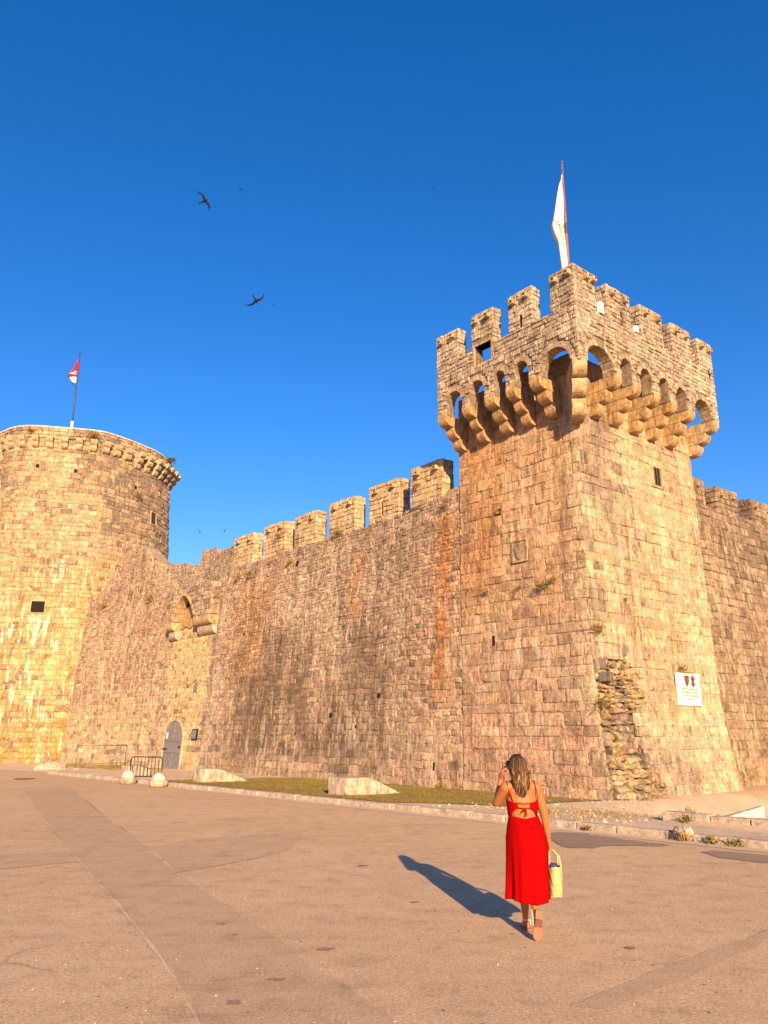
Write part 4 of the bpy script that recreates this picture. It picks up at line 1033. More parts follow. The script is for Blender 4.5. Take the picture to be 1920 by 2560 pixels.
# floodlights standing in the gallery's embrasures
for (p, z0, w, h, lb) in ((.58, 14.99, .22, .42, "tall white floodlight housing in the first gap right of the tower's corner"), (2.58, 14.99, .17, .24, "small white floodlight in the second gap right of the tower's corner")):
    o = CP+NR*(GP-.2)+UR*p; fl = empty("floodlight", tuple(o+Z*z0)); tag(fl, lb, "floodlight", "floodlights on the corner tower")
    b_ = MB(); b_.box(o, UR, NR, Z, (-w/2, w/2), (.02, .16), (z0+.1, z0+.1+h)); b_.build("housing", M['white_plastic'], fl, bevel=.015)
    b_ = MB(); b_.box(o, UR, NR, Z, (-.03, .03), (.05, .11), (z0-.06, z0+.12)); b_.build("bracket", M['iron'], fl)
    b_ = MB(); b_.box(o, UR, NR, Z, (-w/2+.03, w/2-.03), (.161, .166), (z0+.13, z0+.07+h)); b_.build("lens", M['white_plastic'], fl)

# ------------------------------------------------------------------ flags
px_, py_ = 6.9, 26.35
fp = empty("flagpole", (px_, py_, 14.0)); tag(fp, "flagpole with limp white flag above the corner tower", "flagpole")
b_ = MB(); b_.tube([(px_, py_, 13.9), (px_, py_, 20.0), (px_+.01, py_, 23.2)], [.05, .045, .03], 10); b_.build("pole", M['pole'], fp, True)
b_ = MB(); b_.tube([(px_, py_, 20.05), (px_, py_, 20.5)], .058, 10); b_.build("pole_sleeve", M['iron'], fp)
b_ = MB(); b_.ell((px_+.01, py_, 23.22), (.045, .045, .05), 10, 6); b_.build("finial", M['pole'], fp, True)
ZT = [22.7, 22.4, 22.18, 21.6, 21.1, 20.68, 20.32, 20.05, 19.75, 19.55, 19.1, 18.6, 18.2]
WD = [.02, .08, .16, .30, .42, .52, .61, .56, .46, .36, .34, .33, .33]
def drape(ZT, WD, x0, y0, plan, n=44, fd=1.0):
    V, c = [], []
    zr = np.linspace(ZT[0], ZT[-1], n)
    for z in zr:
        w = float(np.interp(-z, [-q for q in ZT], WD)); ph = 1.3*z
        for s, (a, b) in enumerate(plan):
            V.append((x0+a*w+.02*math.sin(ph*2+s)*(s > 0), y0+b*fd*min(w, .5)+.015*math.sin(ph*3+s*1.7)*(s > 0), z+.06*a*w))
    m = len(plan); i = np.arange(m-1)[None, :]+np.arange(n-1)[:, None]*m
    return np.array(V), np.stack([i, i+1, i+1+m, i+m], -1).reshape(-1, 4)
plan = [(0, .03), (-.15, .14), (-.4, .22), (-.7, .1), (-1, -.08), (-.92, -.45), (-.75, -.25), (-.62, .1), (-.5, -.22), (-.3, -.3), (-.12, .08), (.0, .2), (.10, .3)]
V, F = drape(ZT, WD, px_, py_, plan, 60, 1.9)
fl = link("flag", arr_mesh("flag", V, F, smooth=True), fp, M['cloth_white'])
an = math.radians(-52); ex = np.array([math.cos(an), 0, math.sin(an)]); ez = np.array([-math.sin(an), 0, math.cos(an)])
text_mesh("lettering", "GRAD", .20, M['navy'], fl, basis(np.array([px_-.44, py_-.40, 20.15]), ex, ez, np.array([0, -1, 0])), .002)

lx, ly = -23.78, 57.0
fp2 = empty("flagpole", (lx, ly, 22.4)); tag(fp2, "thin dark flagpole with a red white and blue flag on the round tower", "flagpole")
b_ = MB(); b_.tube([(lx, ly, 22.4), (lx, ly, 30.6)], [.075, .05], 10); b_.build("pole", M['pole2'], fp2, True)
b_ = MB(); b_.tube([(lx, ly, 22.5), (lx, ly, 24.75)], .10, 10); b_.build("pole_base", M['white_plastic'], fp2)
ZT2 = [30.05, 29.7, 29.2, 29.0, 28.6, 28.4, 28.0, 27.6]; WD2 = [.03, .2, .36, .48, .8, .66, .38, .12]
plan2 = [(0, 0), (-.2, -.15), (-.5, .1), (-.8, -.1), (-1, .05), (-.8, -.25), (-.45, -.32), (-.2, -.28), (-.02, -.2)]
V, F = drape(ZT2, WD2, lx, ly, plan2, 48)
z_ = V[:, 2]; c = np.where((z_ > 28.38)[:, None], [.50, .012, .02], np.where((z_ > 27.95)[:, None], [.75, .75, .75], [.03, .09, .42]))
ix = np.arange(len(V)) % len(plan2); chk = (z_ > 28.62) & (z_ < 28.9) & (ix > 5) & (ix < 8) & (((z_*9).astype(int)+ix) % 2 == 0); c[chk] = (.75, .72, .72)
link("flag", arr_mesh("flag", V, F, None, c, smooth=True), fp2, M['cloth_attr'])

# ------------------------------------------------------------------ birds
def bird(loc, span, wing_dir, head_dir, label, bow=.12):
    loc = Vector(loc); x = Vector(wing_dir).normalized(); y = Vector(head_dir); y = (y-x*y.dot(x)).normalized(); zz_ = x.cross(y)
    e = empty("flying_bird", loc); tag(e, label, "bird", "swifts over the fortress"); s = span/2
    W = lambda a, b, c: loc+x*a*s+y*b*s+zz_*c*s
    mb = MB(); pr = [(-.34, .015), (-.2, .05), (0, .09), (.15, .085), (.26, .05), (.33, .012)]
    vs, seg = [], 8
    for b, r in pr:
        for k in range(seg): a = 2*math.pi*k/seg; vs.append(W(r*math.cos(a), b, r*math.sin(a)))
    mb.add(vs, [(i*seg+k, i*seg+(k+1) % seg, (i+1)*seg+(k+1) % seg, (i+1)*seg+k) for i in range(len(pr)-1) for k in range(seg)]+[tuple(range(seg)), tuple((len(pr)-1)*seg+k for k in range(seg))])
    mb.build("body", M['bird'], e, True)
    for sg in (-1, 1):
        le = [(.05, .17), (.3, .23), (.55, .2), (.8, .05), (1.0, -.18*1.3)]; te = [(.05, -.05), (.3, .04), (.55, .04), (.8, -.06), (.99, -.25)]
        wb = MB(); vs = []
        for (a, b), (c, d) in zip(le, te):
            h = bow*a*a
            vs += [W(sg*a, b, h), W(sg*c, d, h), W(sg*c, d, h-.012), W(sg*a, b, h-.02)]
        wb.add(vs, [(i*4+k, i*4+(k+1) % 4, (i+1)*4+(k+1) % 4, (i+1)*4+k) for i in range(4) for k in range(4)]+[(0, 1, 2, 3), (16, 17, 18, 19)]); wb.build("wing", M['bird'], e)
    tb = MB(); tb.prism([W(.03, -.26, 0), W(.1, -.55, 0), W(0, -.42, 0), W(-.1, -.55, 0), W(-.03, -.26, 0)], zz_*.015*s); tb.build("tail", M['bird'], e)
bird((-3.28, 12.56, 11.2), .46, (.53, .15, -.85), (.8, .1, .5), "dark swift banking high in the upper half of the sky")
bird((-2.45, 13.66, 9.82), .45, (.82, .0, .57), (.35, .3, -.6), "dark swift gliding in the mid sky with spread curved wings", .3)
bird((8.94, 20.15, 11.33), .34, (.16, .1, -1), (-1, .2, -.2), "dark swift crossing in front of the corner tower's right edge")
bird((-9.83, 47.03, 37.78), .42, (1, 0, .5), (.2, 1, 0), "tiny swift just right of the highest large swift")
bird((3.44, 47.57, 38.26), .42, (1, 0, .3), (.2, 1, .3), "tiny swift high in the sky left of the white flag")
bird((-9.3, 60.11, 36.49), .42, (1, .4, -.3), (.2, 1, -.3), "tiny swift just right of the gliding swift")
bird((-16.84, 70.91, 19.53), .5, (.7, 0, -.7), (.7, .3, .7), "small swift low beside the round tower, farther from the battlements")
bird((-14.67, 71.34, 19.75), .5, (.3, 0, 1), (1, .3, -.2), "small swift low over the battlements near the round tower")

# ------------------------------------------------------------------ plants rooted in the masonry and along the kerb
GREEN = [(.10, .12, .03), (.16, .15, .04), (.22, .17, .05), (.28, .19, .07)]; DRY = [(.30, .17, .05), (.24, .13, .04), (.34, .22, .09), (.16, .12, .04)]
def tuft(loc, out, r, n, cols, label, seed, up=.5, name="wall_plant", group="plants growing from the masonry", w=(.006, .014)):
    R = rng(seed); loc = np.asarray(loc, float); out = np.asarray(out, float)
    d = R.normal(0, .55, (n, 3))+out*.55+Z*up; d /= np.linalg.norm(d, axis=1)[:, None]
    base = loc+R.normal(0, r*.28, (n, 3))*np.array([1, 1, .6])
    L_ = R.uniform(.35, 1.0, n)*r; sd = np.cross(d, R.normal(0, 1, (n, 3))); sd /= np.linalg.norm(sd, axis=1)[:, None]
    ww = R.uniform(w[0], w[1], n)[:, None]
    mid_ = base+d*(L_*.55)[:, None]; tip = base+d*L_[:, None]-Z*(L_*.25)[:, None]
    V = np.stack([base-sd*ww*.6, base+sd*ww*.6, mid_+sd*ww, mid_-sd*ww, tip], 1)
    off = (np.arange(n)*5)[:, None]
    c = np.asarray(cols)[R.integers(0, len(cols), n)]*R.uniform(.7, 1.3, (n, 1))
    o = link(name, arr_mesh(name, V, np.array([[0, 1, 2, 3]])+off, np.array([[3, 2, 4]])+off, np.repeat(c[:, None], 5, 1)), None, M['plant'])
    return tag(o, label, "plant", group)
PT = lambda u, z: Q(u, z, .05)
WT = lambda u, z: PW(u, z, .06)
RT_ = lambda u, z: PR(u, z, .06)
tuft(PT(1.66, 6.35), NL, .32, 130, GREEN+DRY[:1], "bushy grass clump on a ledge below the shield panel", 1)
tuft(PT(1.25, 6.5), NL, .22, 70, DRY, "dry tuft just above the bushy clump near the tower corner", 2)
tuft(PT(4.19, 6.45), NL, .2, 60, GREEN, "small green tuft on the tower's left face toward the rust streak", 3)
tuft(PT(2.78, 6.38), NL, .2, 60, GREEN, "small green tuft directly beneath the shield panel", 4)
tuft(PT(3.55, 9.2), NL, .16, 40, DRY, "thin dry tuft at the putlog hole high on the tower", 5)
tuft(RT_(.15, 4.8), NR, .36, 130, DRY, "rusty dry tuft on the tower corner above the dark quoins", 6)
tuft(RT_(.1, 2.6), NR, .34, 120, GREEN+DRY, "yellowish tuft on the broken rubble corner", 7)
tuft(RT_(1.9, -.1), NR, .34, 140, GREEN, "green weed at the foot of the broken corner", 8)
tuft(RT_(4.75, 3.84), NR, .30, 90, DRY, "dry tuft sprouting above the marble plaque", 9)
tuft(RT_(1.85, 5.9), NR, .16, 40, GREEN, "small weed in a joint high on the tower's right face", 10)
tuft(WT(13.76, 10.45), NL, .42, 130, DRY+GREEN, "brown bush below the third battlement from the corner tower", 11)
tuft(WT(21.35, 9.7), NL, .5, 170, DRY, "large rusty bush on the ledge beneath the sixth battlement", 12)
tuft(WT(22.5, 9.7), NL, .42, 110, DRY, "flat dry tuft on the ledge left of the large rusty bush", 13)
tuft(CP+UL*8.0+NL*-.4+Z*11.2, NL, .36, 110, DRY, "brown bush on the face of the battlement nearest the corner tower", 14)
tuft(CP+UL*18.9+NL*-.85+Z*11.3, NL, .36, 110, DRY, "dry tuft on the face of the fifth battlement from the corner tower", 15)
tuft(WT(17.6, 9.75), NL, .3, 80, DRY, "dry tuft beside the square drain hole under the battlements", 16)
tuft(WT(32.6, 9.8), N2, .5, 150, GREEN+DRY, "olive bush on the ruined wall left of the gate arch", 17)
tuft(WT(38.2, 9.9), N2, .5, 140, DRY, "dry bush on the ruined wall where it meets the round tower", 18)
tuft(WT(35.0, 10.5), N2, .34, 80, DRY, "small dry tuft midway along the ruined wall", 19)
tuft(WT(25.2, 9.9), NL, .36, 100, DRY, "dry tuft on the wall just above the gate arch", 20)
tuft(WT(6.3, 10.0), NL, .26, 70, DRY, "brown tuft in the joint where the long wall meets the corner tower", 21)
def rt_pt(px, z, d=.3): return S_RT(np.array([win_u(px, z)]), np.array([float(z)]), np.array([d]))[0]
tuft(rt_pt(235, 22.5), (0, -1, 0), .6, 160, DRY, "dry grass hanging from the round tower's rim, larger clump", 22, w=(.012, .02))
tuft(rt_pt(82, 22.6), (0, -1, 0), .4, 80, DRY, "dry grass on the round tower's rim near the picture edge", 23, w=(.012, .02))
tuft(rt_pt(415, 23.0, .4), (.5, -1, 0), .5, 200, GREEN[:2], "green shrub on top of the round tower's far rim", 24, w=(.015, .03))
tuft(rt_pt(342, 18.9), (0, -1, 0), .4, 90, GREEN, "green tuft above the barred window of the round tower", 25, w=(.012, .02))
tuft(CP+NL*.75+UL*4.05+Z*15.0, NL*0, .55, 60, GREEN, "spindly weed standing in a gap of the gallery battlements", 26, up=1.6, w=(.004, .008))
for k, (u, n, r_, cols, lb) in enumerate([(-5.05, 4.3, .30, GREEN, "green weed at the end of the second stone step"), (-4.5, 3.2, .42, GREEN, "white flecked weed patch between tower and second step"), (-5.1, 2.3, .30, GREEN, "round green weed behind the second stone step"),
        (-4.0, kerb_n(-4)+.05, .16, GREEN, "tiny weed at a kerb joint beside the woman's bag"), (-6.05, kerb_n(-6)+.06, .34, DRY, "dry weed heap against the kerb right of the woman"), (-6.6, kerb_n(-6.6)+.05, .22, GREEN, "low green weeds at the kerb foot past the dry heap"),
        (-7.0, kerb_n(-7)+.05, .2, GREEN, "last low weeds at the kerb foot toward the picture edge"), (-5.6, -.2, .5, GREEN, "tall grass clump against the weathered wall past the tower"), (6.3, .25, .4, GREEN, "bright green weed at the wall foot left of the woman"), (10.2, .3, .3, GREEN, "green weed at the wall foot behind the nearer concrete block"), (-2.0, 4.9, .2, GREEN, "flat weed on the pale dirt just right of the woman")]):
    z0 = float(verge_z(np.array([float(u)]), np.array([float(n)]))[0]) if n < kerb_n(u)-.2 else 0.0
    tuft(UN(u, n, z0+.02), Z*0, r_*.72, 110, cols, lb, 60+k, up=.9, name="weed", group="weeds along the verge and kerb")

# ------------------------------------------------------------------ concrete blocks, bollards, barrier, rail
def wedge(u, n, lb, L=1.0, slope=1.25, h=.48, w=.62, joint=False):
    e = empty("concrete_block", tuple(UN(u, n, .1))); tag(e, lb, "concrete block", "sloped concrete blocks on the grass")
    z0 = .02; o = UN(u, n)
    # solid end faces the road, the sloped end runs back to the wall
    mb = MB(); mb.box(o, UL, NL, Z, (-w/2, w/2), (-L, 0), (z0, h+.1)); mb.v = [(x, y, z+.012*math.sin(x*9+y*7)) for x, y, z in mb.v]; mb.build("block", M['concrete'], e, bevel=.03)
    mb = MB(); P_ = lambda a, b, z: o+UL*a+NL*b+Z*z
    mb.prism([P_(-w/2+.02, -L-.01, z0), P_(-w/2+.02, -L-.01, h+.06), P_(-w/2+.02, -L-.12, h+.05), P_(-w/2+.02, -L-slope, z0+.06), P_(-w/2+.02, -L-slope, z0)], UL*(w-.04)); mb.build("sloped_end", M['concrete'], e, bevel=.02)
    return e
wedge(13.7, 5.55, "sloped concrete block on the grass nearer the grey door", L=.75, slope=1.3, w=.7)
wedge(5.35, 5.35, "larger stained concrete block with sloped end on the grass behind the woman", L=.95, slope=1.2, w=.85)
bk = MB(); bk.box(UN(19.9, 5.6), UL, NL, Z, (-.35, .35), (-.9, .1), (0, .5)); o = bk.build("concrete_block", M['concrete'], None, bevel=.03)
tag(o, "plain pale concrete block partly hidden behind the metal barrier", "concrete block")
def bollard(u, n, lb):
    c = UN(u, n); e = empty("bollard", tuple(c)); tag(e, lb, "bollard", "domed stone bollards at the kerb")
    b_ = MB(); b_.lathe(c, [(.24, .0), (.31, .04), (.345, .2), (.33, .215)], 28); b_.build("base", M['pale'], e, True)
    b_ = MB(); b_.lathe(c, [(.255*math.cos(t), .21+.28*math.sin(t)) for t in np.linspace(0, math.pi/2*.97, 10)], 28); b_.build("dome", M['white_slab'], e, True)
bollard(13.73, 7.0, "domed white stone bollard in front of the metal barrier")
bollard(16.2, 7.1, "domed white stone bollard half hidden at the barrier's far end")
def barrier():
    p0 = UN(18.8, 5.92); p1 = UN(17.4, 5.2); e = empty("crowd_barrier", tuple((p0+p1)/2)); tag(e, "dark metal crowd barrier standing at the kerb by the bollards", "barrier")
    d = (p1-p0); L = np.linalg.norm(d); d = d/L; H = .9; lo = .14; r_ = .12
    path = [p0+Z*lo, p0+Z*(H-r_), p0+d*r_*.3+Z*(H-r_*.3), p0+d*r_+Z*H, p1-d*r_+Z*H, p1-d*r_*.3+Z*(H-r_*.3), p1+Z*(H-r_), p1+Z*lo, p0+Z*lo]
    mb = MB(); mb.tube(path, .024, 8); mb.build("frame", M['iron'], e, True)
    nb_ = 9
    for i in range(1, nb_):
        mb = MB(); q = p0+d*L*i/nb_; mb.tube([q+Z*lo, q+Z*H], .014, 6); mb.build("bar", M['iron'], e, True)
    for t in (.12, .88):
        q = p0+d*L*t; s_ = np.cross(Z, d); mb = MB(); mb.tube([q-s_*.3+Z*.02, q+Z*lo, q+s_*.3+Z*.02], .02, 6); mb.build("foot", M['iron'], e, True)
barrier()
def handrail():
    p0 = UN(29.8, 4.28); p1 = UN(29.6, 1.66); e = empty("handrail", tuple((p0+p1)/2)); tag(e, "thin tubular handrail in front of the wall near the round tower", "handrail")
    H = 1.2
    mb = MB(); mb.tube([p0, p0+Z*H], .03, 8); mb.build("post", M['steel'], e, True); mb = MB(); mb.tube([p1, p1+Z*H], .03, 8); mb.build("post", M['steel'], e, True)
    mb = MB(); mb.tube([p0+Z*H, p1+Z*H], .028, 8); mb.build("top_rail", M['steel'], e, True)
    mb = MB(); mb.tube([p0+Z*.28, p1+Z*.28], .02, 8); mb.build("lower_rail", M['steel'], e, True)
    q = UN(29.7, 2.6)
    mb = MB(); mb.tube([q+Z*.3, p1+UL*.1+Z*.85, p1+UL*.1], .03, 8); mb.build("stair_rail", M['steel'], e, True)
    for i in range(1, 4):
        w_ = q+(p1+UL*.1-q)*i/4; mb = MB(); mb.tube([w_, w_+Z*(.3+.55*i/4)], .016, 6); mb.build("baluster", M['steel'], e, True)
    mb = MB(); mb.box(p0, UL, NL, Z, (-.15, .15), (-.12, .12), (0, .06)); mb.build("base_plate", M['concrete'], e)
handrail()
def rock(name, c, r, seed, label, mat, cat="boulder", flat=None):
    R = rng(seed); mb = MB(); mb.ell((0, 0, 0), (1, 1, 1), 18, 10)
    V = np.array(mb.v); k = 1+.45*(fbm(V[:, 0]*1.4+seed, V[:, 1]*1.4+V[:, 2], seed)-.5)+R.normal(0, .03, len(V)); V = V*k[:, None]
    V = V[:, :1]*UL*r[0]+V[:, 1:2]*NL*r[1]+V[:, 2:]*Z*r[2]
    V[:, 2] = np.maximum(V[:, 2], -.1); mb.v = [tuple(np.asarray(c)+v) for v in V]
    return tag(mb.build(name, mat, None), label, cat)
rock("boulder", UN(30.2, 5.4, 0), (.5, 1.0, .42), 3, "low rounded boulder on the pale path before the round tower", M['pale'])
sl = MB(); o = UN(-5.5, 2.35, .30); a_ = np.array([.57, -.82, 0]); 
sl.hexa([(6.95, 17.30, .05), (7.72, 17.25, .0), (7.80, 17.62, .0), (7.0, 17.66, .05), (6.95, 17.33, .19), (7.74, 17.30, .42), (7.82, 17.60, .40), (7.0, 17.62, .2)])
tag(sl.build("fallen_slab", M['white_slab'], None, bevel=.025), "tilted white stone slab lying by the tower at the picture edge", "slab")
for k, (u, n, r_, lb) in enumerate([(-5.6, 1.2, (.5, .35, .3), "grey pink stone block behind the tilted slab"), (-6.9, 1.6, (.6, .4, .32), "flat stone lump at the picture edge past the slab"), (-5.2, 4.0, (.22, .2, .22), "mossy stone at the end of the second step"), (-4.6, 1.6, (.6, .25, .16), "low rubble ridge along the tower foot"), (-6.0, kerb_n(-6)-.05, (.2, .14, .14), "broken stone lying on the kerb among dry weeds")]):
    z0 = float(verge_z(np.array([float(u)]), np.array([float(n)]))[0])
    rock("stone_lump", UN(u, n, z0), r_, 11+k, lb, M['pale'] if k != 5 else M['corbel_r'], "stone")["group"] = "loose stones by the tower"
mh = MB(); mh.lathe(UN(22.05, 9.08), [(.42, .0), (.42, .012), (.38, .016)], 24); tag(mh.build("manhole_cover", M['iron'], None), "dark round manhole cover in the paving on the left", "manhole cover")

# ------------------------------------------------------------------ the woman
def remeshed(mb, name, mat, voxel, parent=None, it=6):
    me = bpy.data.meshes.new(name); me.from_pydata(mb.v, [], mb.f); me.update()
    o = bpy.data.objects.new(name+"_source", me); COL.objects.link(o)
    r = o.modifiers.new("r", 'REMESH'); r.mode = 'VOXEL'; r.voxel_size = voxel; r.use_smooth_shade = True
    s = o.modifiers.new("s", 'SMOOTH'); s.iterations = it; s.factor = .5
    out = bpy.data.meshes.new_from_object(o.evaluated_get(bpy.context.evaluated_depsgraph_get()))
    COL.objects.unlink(o); bpy.data.objects.remove(o)
    out.name = name; out.polygons.foreach_set("use_smooth", [True]*len(out.polygons)); out.materials.clear()
    return link(name, out, parent, mat)
B = MB()
# trunk
B.ell((1.385, 8.39, .87), (.165, .125, .13)); B.ell((1.345, 8.335, .86), (.085, .07, .10)); B.ell((1.43, 8.33, .86), (.085, .07, .10))
B.ell((1.375, 8.38, 1.0), (.142, .105, .13)); B.ell((1.37, 8.38, 1.09), (.132, .098, .12)); B.ell((1.362, 8.37, 1.2), (.152, .105, .14))
B.ell((1.36, 8.365, 1.29), (.150, .092, .09)); B.caps((1.215, 8.37, 1.338), .052, (1.50, 8.37, 1.338), .052)
B.caps((1.29, 8.37, 1.37), .045, (1.40, 8.37, 1.375), .045)
B.ell((1.30, 8.46, 1.20), (.065, .06, .065)); B.ell((1.43, 8.46, 1.20), (.065, .06, .065))
# neck and head, turned a little to the left
B.caps((1.345, 8.375, 1.34), .056, (1.333, 8.40, 1.47), .05)
HM = Matrix.Rotation(math.radians(28), 3, 'Z') @ Matrix.Rotation(math.radians(6), 3, 'X')
HC = Vector((1.325, 8.405, 1.535))
hp = lambda x, y, z: HC+HM @ Vector((x, y, z))
B.ell(HC, (.072, .092, .102), 18, 12, HM); B.ell(hp(0, .035, -.055), (.052, .055, .06), 14, 10, HM)
B.caps(hp(0, .088, .0), .010, hp(0, .108, -.028), .014); B.ell(hp(0, .085, -.062), (.024, .012, .01)); B.ell(hp(0, .078, -.1), (.02, .018, .016))
for s in (-1, 1):
    B.ell(hp(.074*s, .0, -.01), (.010, .018, .028), 10, 8, HM); B.ell(hp(.03*s, .083, .012), (.014, .008, .008)); B.ell(hp(.038*s, .072, -.03), (.022, .018, .02))
# left arm folded up, hand at the face
B.caps((1.205, 8.37, 1.33), .056, (1.135, 8.50, 1.18), .046); B.caps((1.135, 8.50, 1.18), .044, (1.185, 8.545, 1.39), .027)
def hand(wr, d, up, side, curl, s=1.0):
    """palm and five separate fingers; d = along the hand, up = back of the hand, side = thumb side"""
    wr, d, up, side = (Vector(v) for v in (wr, d, up, side)); d.normalize(); side = (side-d*side.dot(d)).normalized(); up = d.cross(side) if d.cross(side).dot(up) > 0 else side.cross(d)
    B.caps(wr, .024*s, wr+d*.035*s, .026*s)
    for k in range(4):
        b0 = wr+d*.015*s+side*(.026-.0165*k)*s; b1 = wr+d*(.085-.004*abs(k-1.2))*s+side*(.031-.0195*k)*s
        B.caps(b0, .013*s, b1, .0105*s)
        L = (.068, .076, .070, .055)[k]*s; p = b1; a = curl*.6
        for j, (fr, r0) in enumerate(((.45, .0095), (.32, .0088), (.23, .0080))):
            q = p+(d*math.cos(a)-up*math.sin(a))*L*fr; B.caps(p, r0*s, q, r0*.93*s, 8); p = q; a += curl*.7
    t0 = wr+d*.02*s+side*.024*s; t1 = t0+(d*.75+side*.55-up*.35)*.036*s; t2 = t1+(d*.9+side*.1-up*.4)*.03*s; t3 = t2+(d*.95-up*.3)*.022*s
    B.caps(t0, .0135*s, t1, .0115*s, 8); B.caps(t1, .0112*s, t2, .0098*s, 8); B.caps(t2, .0096*s, t3, .0085*s, 8)
hand((1.188, 8.545, 1.40), (.18, -.10, .95), (-.9, .2, .3), (-.1, -1, .1), .55)
# right arm hanging, hand closed on the bag handles
B.caps((1.51, 8.365, 1.33), .054, (1.575, 8.385, 1.085), .042); B.caps((1.575, 8.385, 1.085), .041, (1.612, 8.41, .845), .025)
hand((1.613, 8.412, .835), (.05, .04, -1), (1, 0, .1), (0, 1, 0), 1.25)
# legs: left flat on the ground ahead, right trailing on its toes
B.caps((1.315, 8.39, .84), .092, (1.345, 8.47, .47), .058); B.caps((1.345, 8.47, .47), .054, (1.385, 8.57, .115), .033); B.ell((1.352, 8.47, .36), (.05, .055, .11))
B.caps((1.398, 8.575, .04), .032, (1.40, 8.71, .035), .033); B.caps((1.40, 8.70, .032), .034, (1.402, 8.775, .022), .022); B.caps((1.388, 8.575, .10), .033, (1.398, 8.575, .04), .032)
B.caps((1.45, 8.385, .84), .09, (1.395, 8.38, .46), .057); B.caps((1.395, 8.38, .46), .053, (1.43, 8.235, .235), .034); B.ell((1.405, 8.325, .36), (.047, .05, .085))
B.caps((1.432, 8.205, .225), .034, (1.425, 8.19, .10), .036); B.caps((1.425, 8.185, .11), .038, (1.418, 8.215, .035), .024)
person = remeshed(B, "person", M['skin'], .0058, it=5)
tag(person, "woman in a red backless dress walking away, one hand raised to her face", "person")

# dress
def loft(rings, seg, fold):
    V = []
    for k, (z, cx, cy, rx, ry) in enumerate(rings):
        for i in range(seg):
            a = 2*math.pi*i/seg; f = fold(a, z); V.append((cx+rx*f*math.cos(a), cy+ry*f*math.sin(a), z+(.0 if k else 0)))
    n = len(rings); F = [(k*seg+i, k*seg+(i+1) % seg, (k+1)*seg+(i+1) % seg, (k+1)*seg+i) for k in range(n-1) for i in range(seg)]
    return np.array(V), np.array(F)
zs_ = np.linspace(1.068, .325, 40)
key = [(1.068, 1.368, 8.375, .146, .110), (1.02, 1.375, 8.375, .158, .128), (.95, 1.382, 8.375, .180, .150), (.86, 1.389, 8.375, .200, .165), (.75, 1.392, 8.37, .205, .165), (.6, 1.385, 8.365, .204, .165), (.45, 1.38, 8.365, .205, .172), (.325, 1.376, 8.365, .212, .180)]
kk = np.array(key)[::-1]
rings = [(z,)+tuple(np.interp(z, kk[:, 0], kk[:, j]) for j in range(1, 5)) for z in zs_]
def fold(a, z):
    t = np.clip((1.0-z)/.67, 0, 1)
    f = 1+t*(.046*math.sin(6*a+.6)+.030*math.sin(11*a+2+z*2)+.014*math.sin(19*a+z*3)+.015*math.sin(4*a-1.2)*t)
    f += .006*math.sin(30*a)*math.exp(-((z-1.0)/.06)**2)
    f -= .18*t*t*math.exp(-((((a-3.68+math.pi) % (2*math.pi))-math.pi)/.16)**2)       # deep fold on the left of the back
    f -= .030*t*math.exp(-((((a-4.68+math.pi) % (2*math.pi))-math.pi)/.05)**2)
    f -= .022*t*math.exp(-((((a-4.45-.15*(z-.6)+math.pi) % (2*math.pi))-math.pi)/.045)**2)
    return f
V, F = loft(rings, 120, fold)
hem = V[:, 2] < .40; back = np.clip((8.365-V[:, 1])/.18, -1, 1); V[:, 2] -= np.where(V[:, 2] < .75, (.75-V[:, 2])/.42*(.030*back*np.clip((V[:, 0]-1.2)/.2, 0, 1)+.002*np.sin(V[:, 0]*40)), 0)
up_ = V[:, 2] > 1.05; V[up_, 2] += -.02*np.clip((8.375-V[up_, 1])/.11, 0, 1)*np.clip(1-np.abs(V[up_, 0]-1.37)/.15, 0, 1)
skirt = link("skirt", arr_mesh("skirt", V, F, smooth=True), person, M['red']); m = skirt.modifiers.new("thickness", 'SOLIDIFY'); m.thickness = .004; m.offset = 1
# bodice: a band round the chest, open at the middle of the back
V = []; na, nz = 90, 8
for i in range(na):
    a = -math.pi/2+.40+(2*math.pi-.80)*i/(na-1); ab = abs(((a+math.pi/2+math.pi) % (2*math.pi))-math.pi)   # 0 = centre of back
    s = float(ss(.38, 1.25, ab)); f = float(ss(1.6, 2.6, ab))
    zt = 1.192+.020*s+.04*f; zb = 1.140-.075*s-.0*f
    for j in range(nz):
        z = zb+(zt-zb)*j/(nz-1); rx = np.interp(z, [1.05, 1.12, 1.2, 1.26], [.143, .151, .160, .160]); ry = np.interp(z, [1.05, 1.12, 1.2, 1.26], [.108, .112, .115, .110])+.05*f
        V.append((1.364+rx*math.cos(a), 8.372+ry*math.sin(a), z))
i = np.arange(nz-1)[None, :]+np.arange(na-1)[:, None]*nz
bod = link("bodice", arr_mesh("bodice", np.array(V), np.stack([i, i+1, i+1+nz, i+nz], -1).reshape(-1, 4), smooth=True), person, M['red']); m = bod.modifiers.new("thickness", 'SOLIDIFY'); m.thickness = .005; m.offset = 1
def back_y(x, z):
    rx = np.interp(z, [1.05, 1.12, 1.2, 1.3, 1.36], [.143, .151, .160, .155, .15]); ry = np.interp(z, [1.05, 1.12, 1.2, 1.3, 1.36], [.108, .112, .115, .105, .07])
    return 8.372-ry*math.sqrt(max(0, 1-((x-1.364)/rx)**2))-.004
def strap(name, pts, r=.0042):
    mb = MB(); mb.tube([(x, y if y else back_y(x, z), z) for x, y, z in pts], r, 8); mb.build(name, M['red'], bod, True)
strap("strap", [(1.26, 0, 1.205), (1.245, 0, 1.25), (1.225, 0, 1.31), (1.215, 8.315, 1.37), (1.215, 8.36, 1.392), (1.225, 8.42, 1.37), (1.25, 8.47, 1.27)])
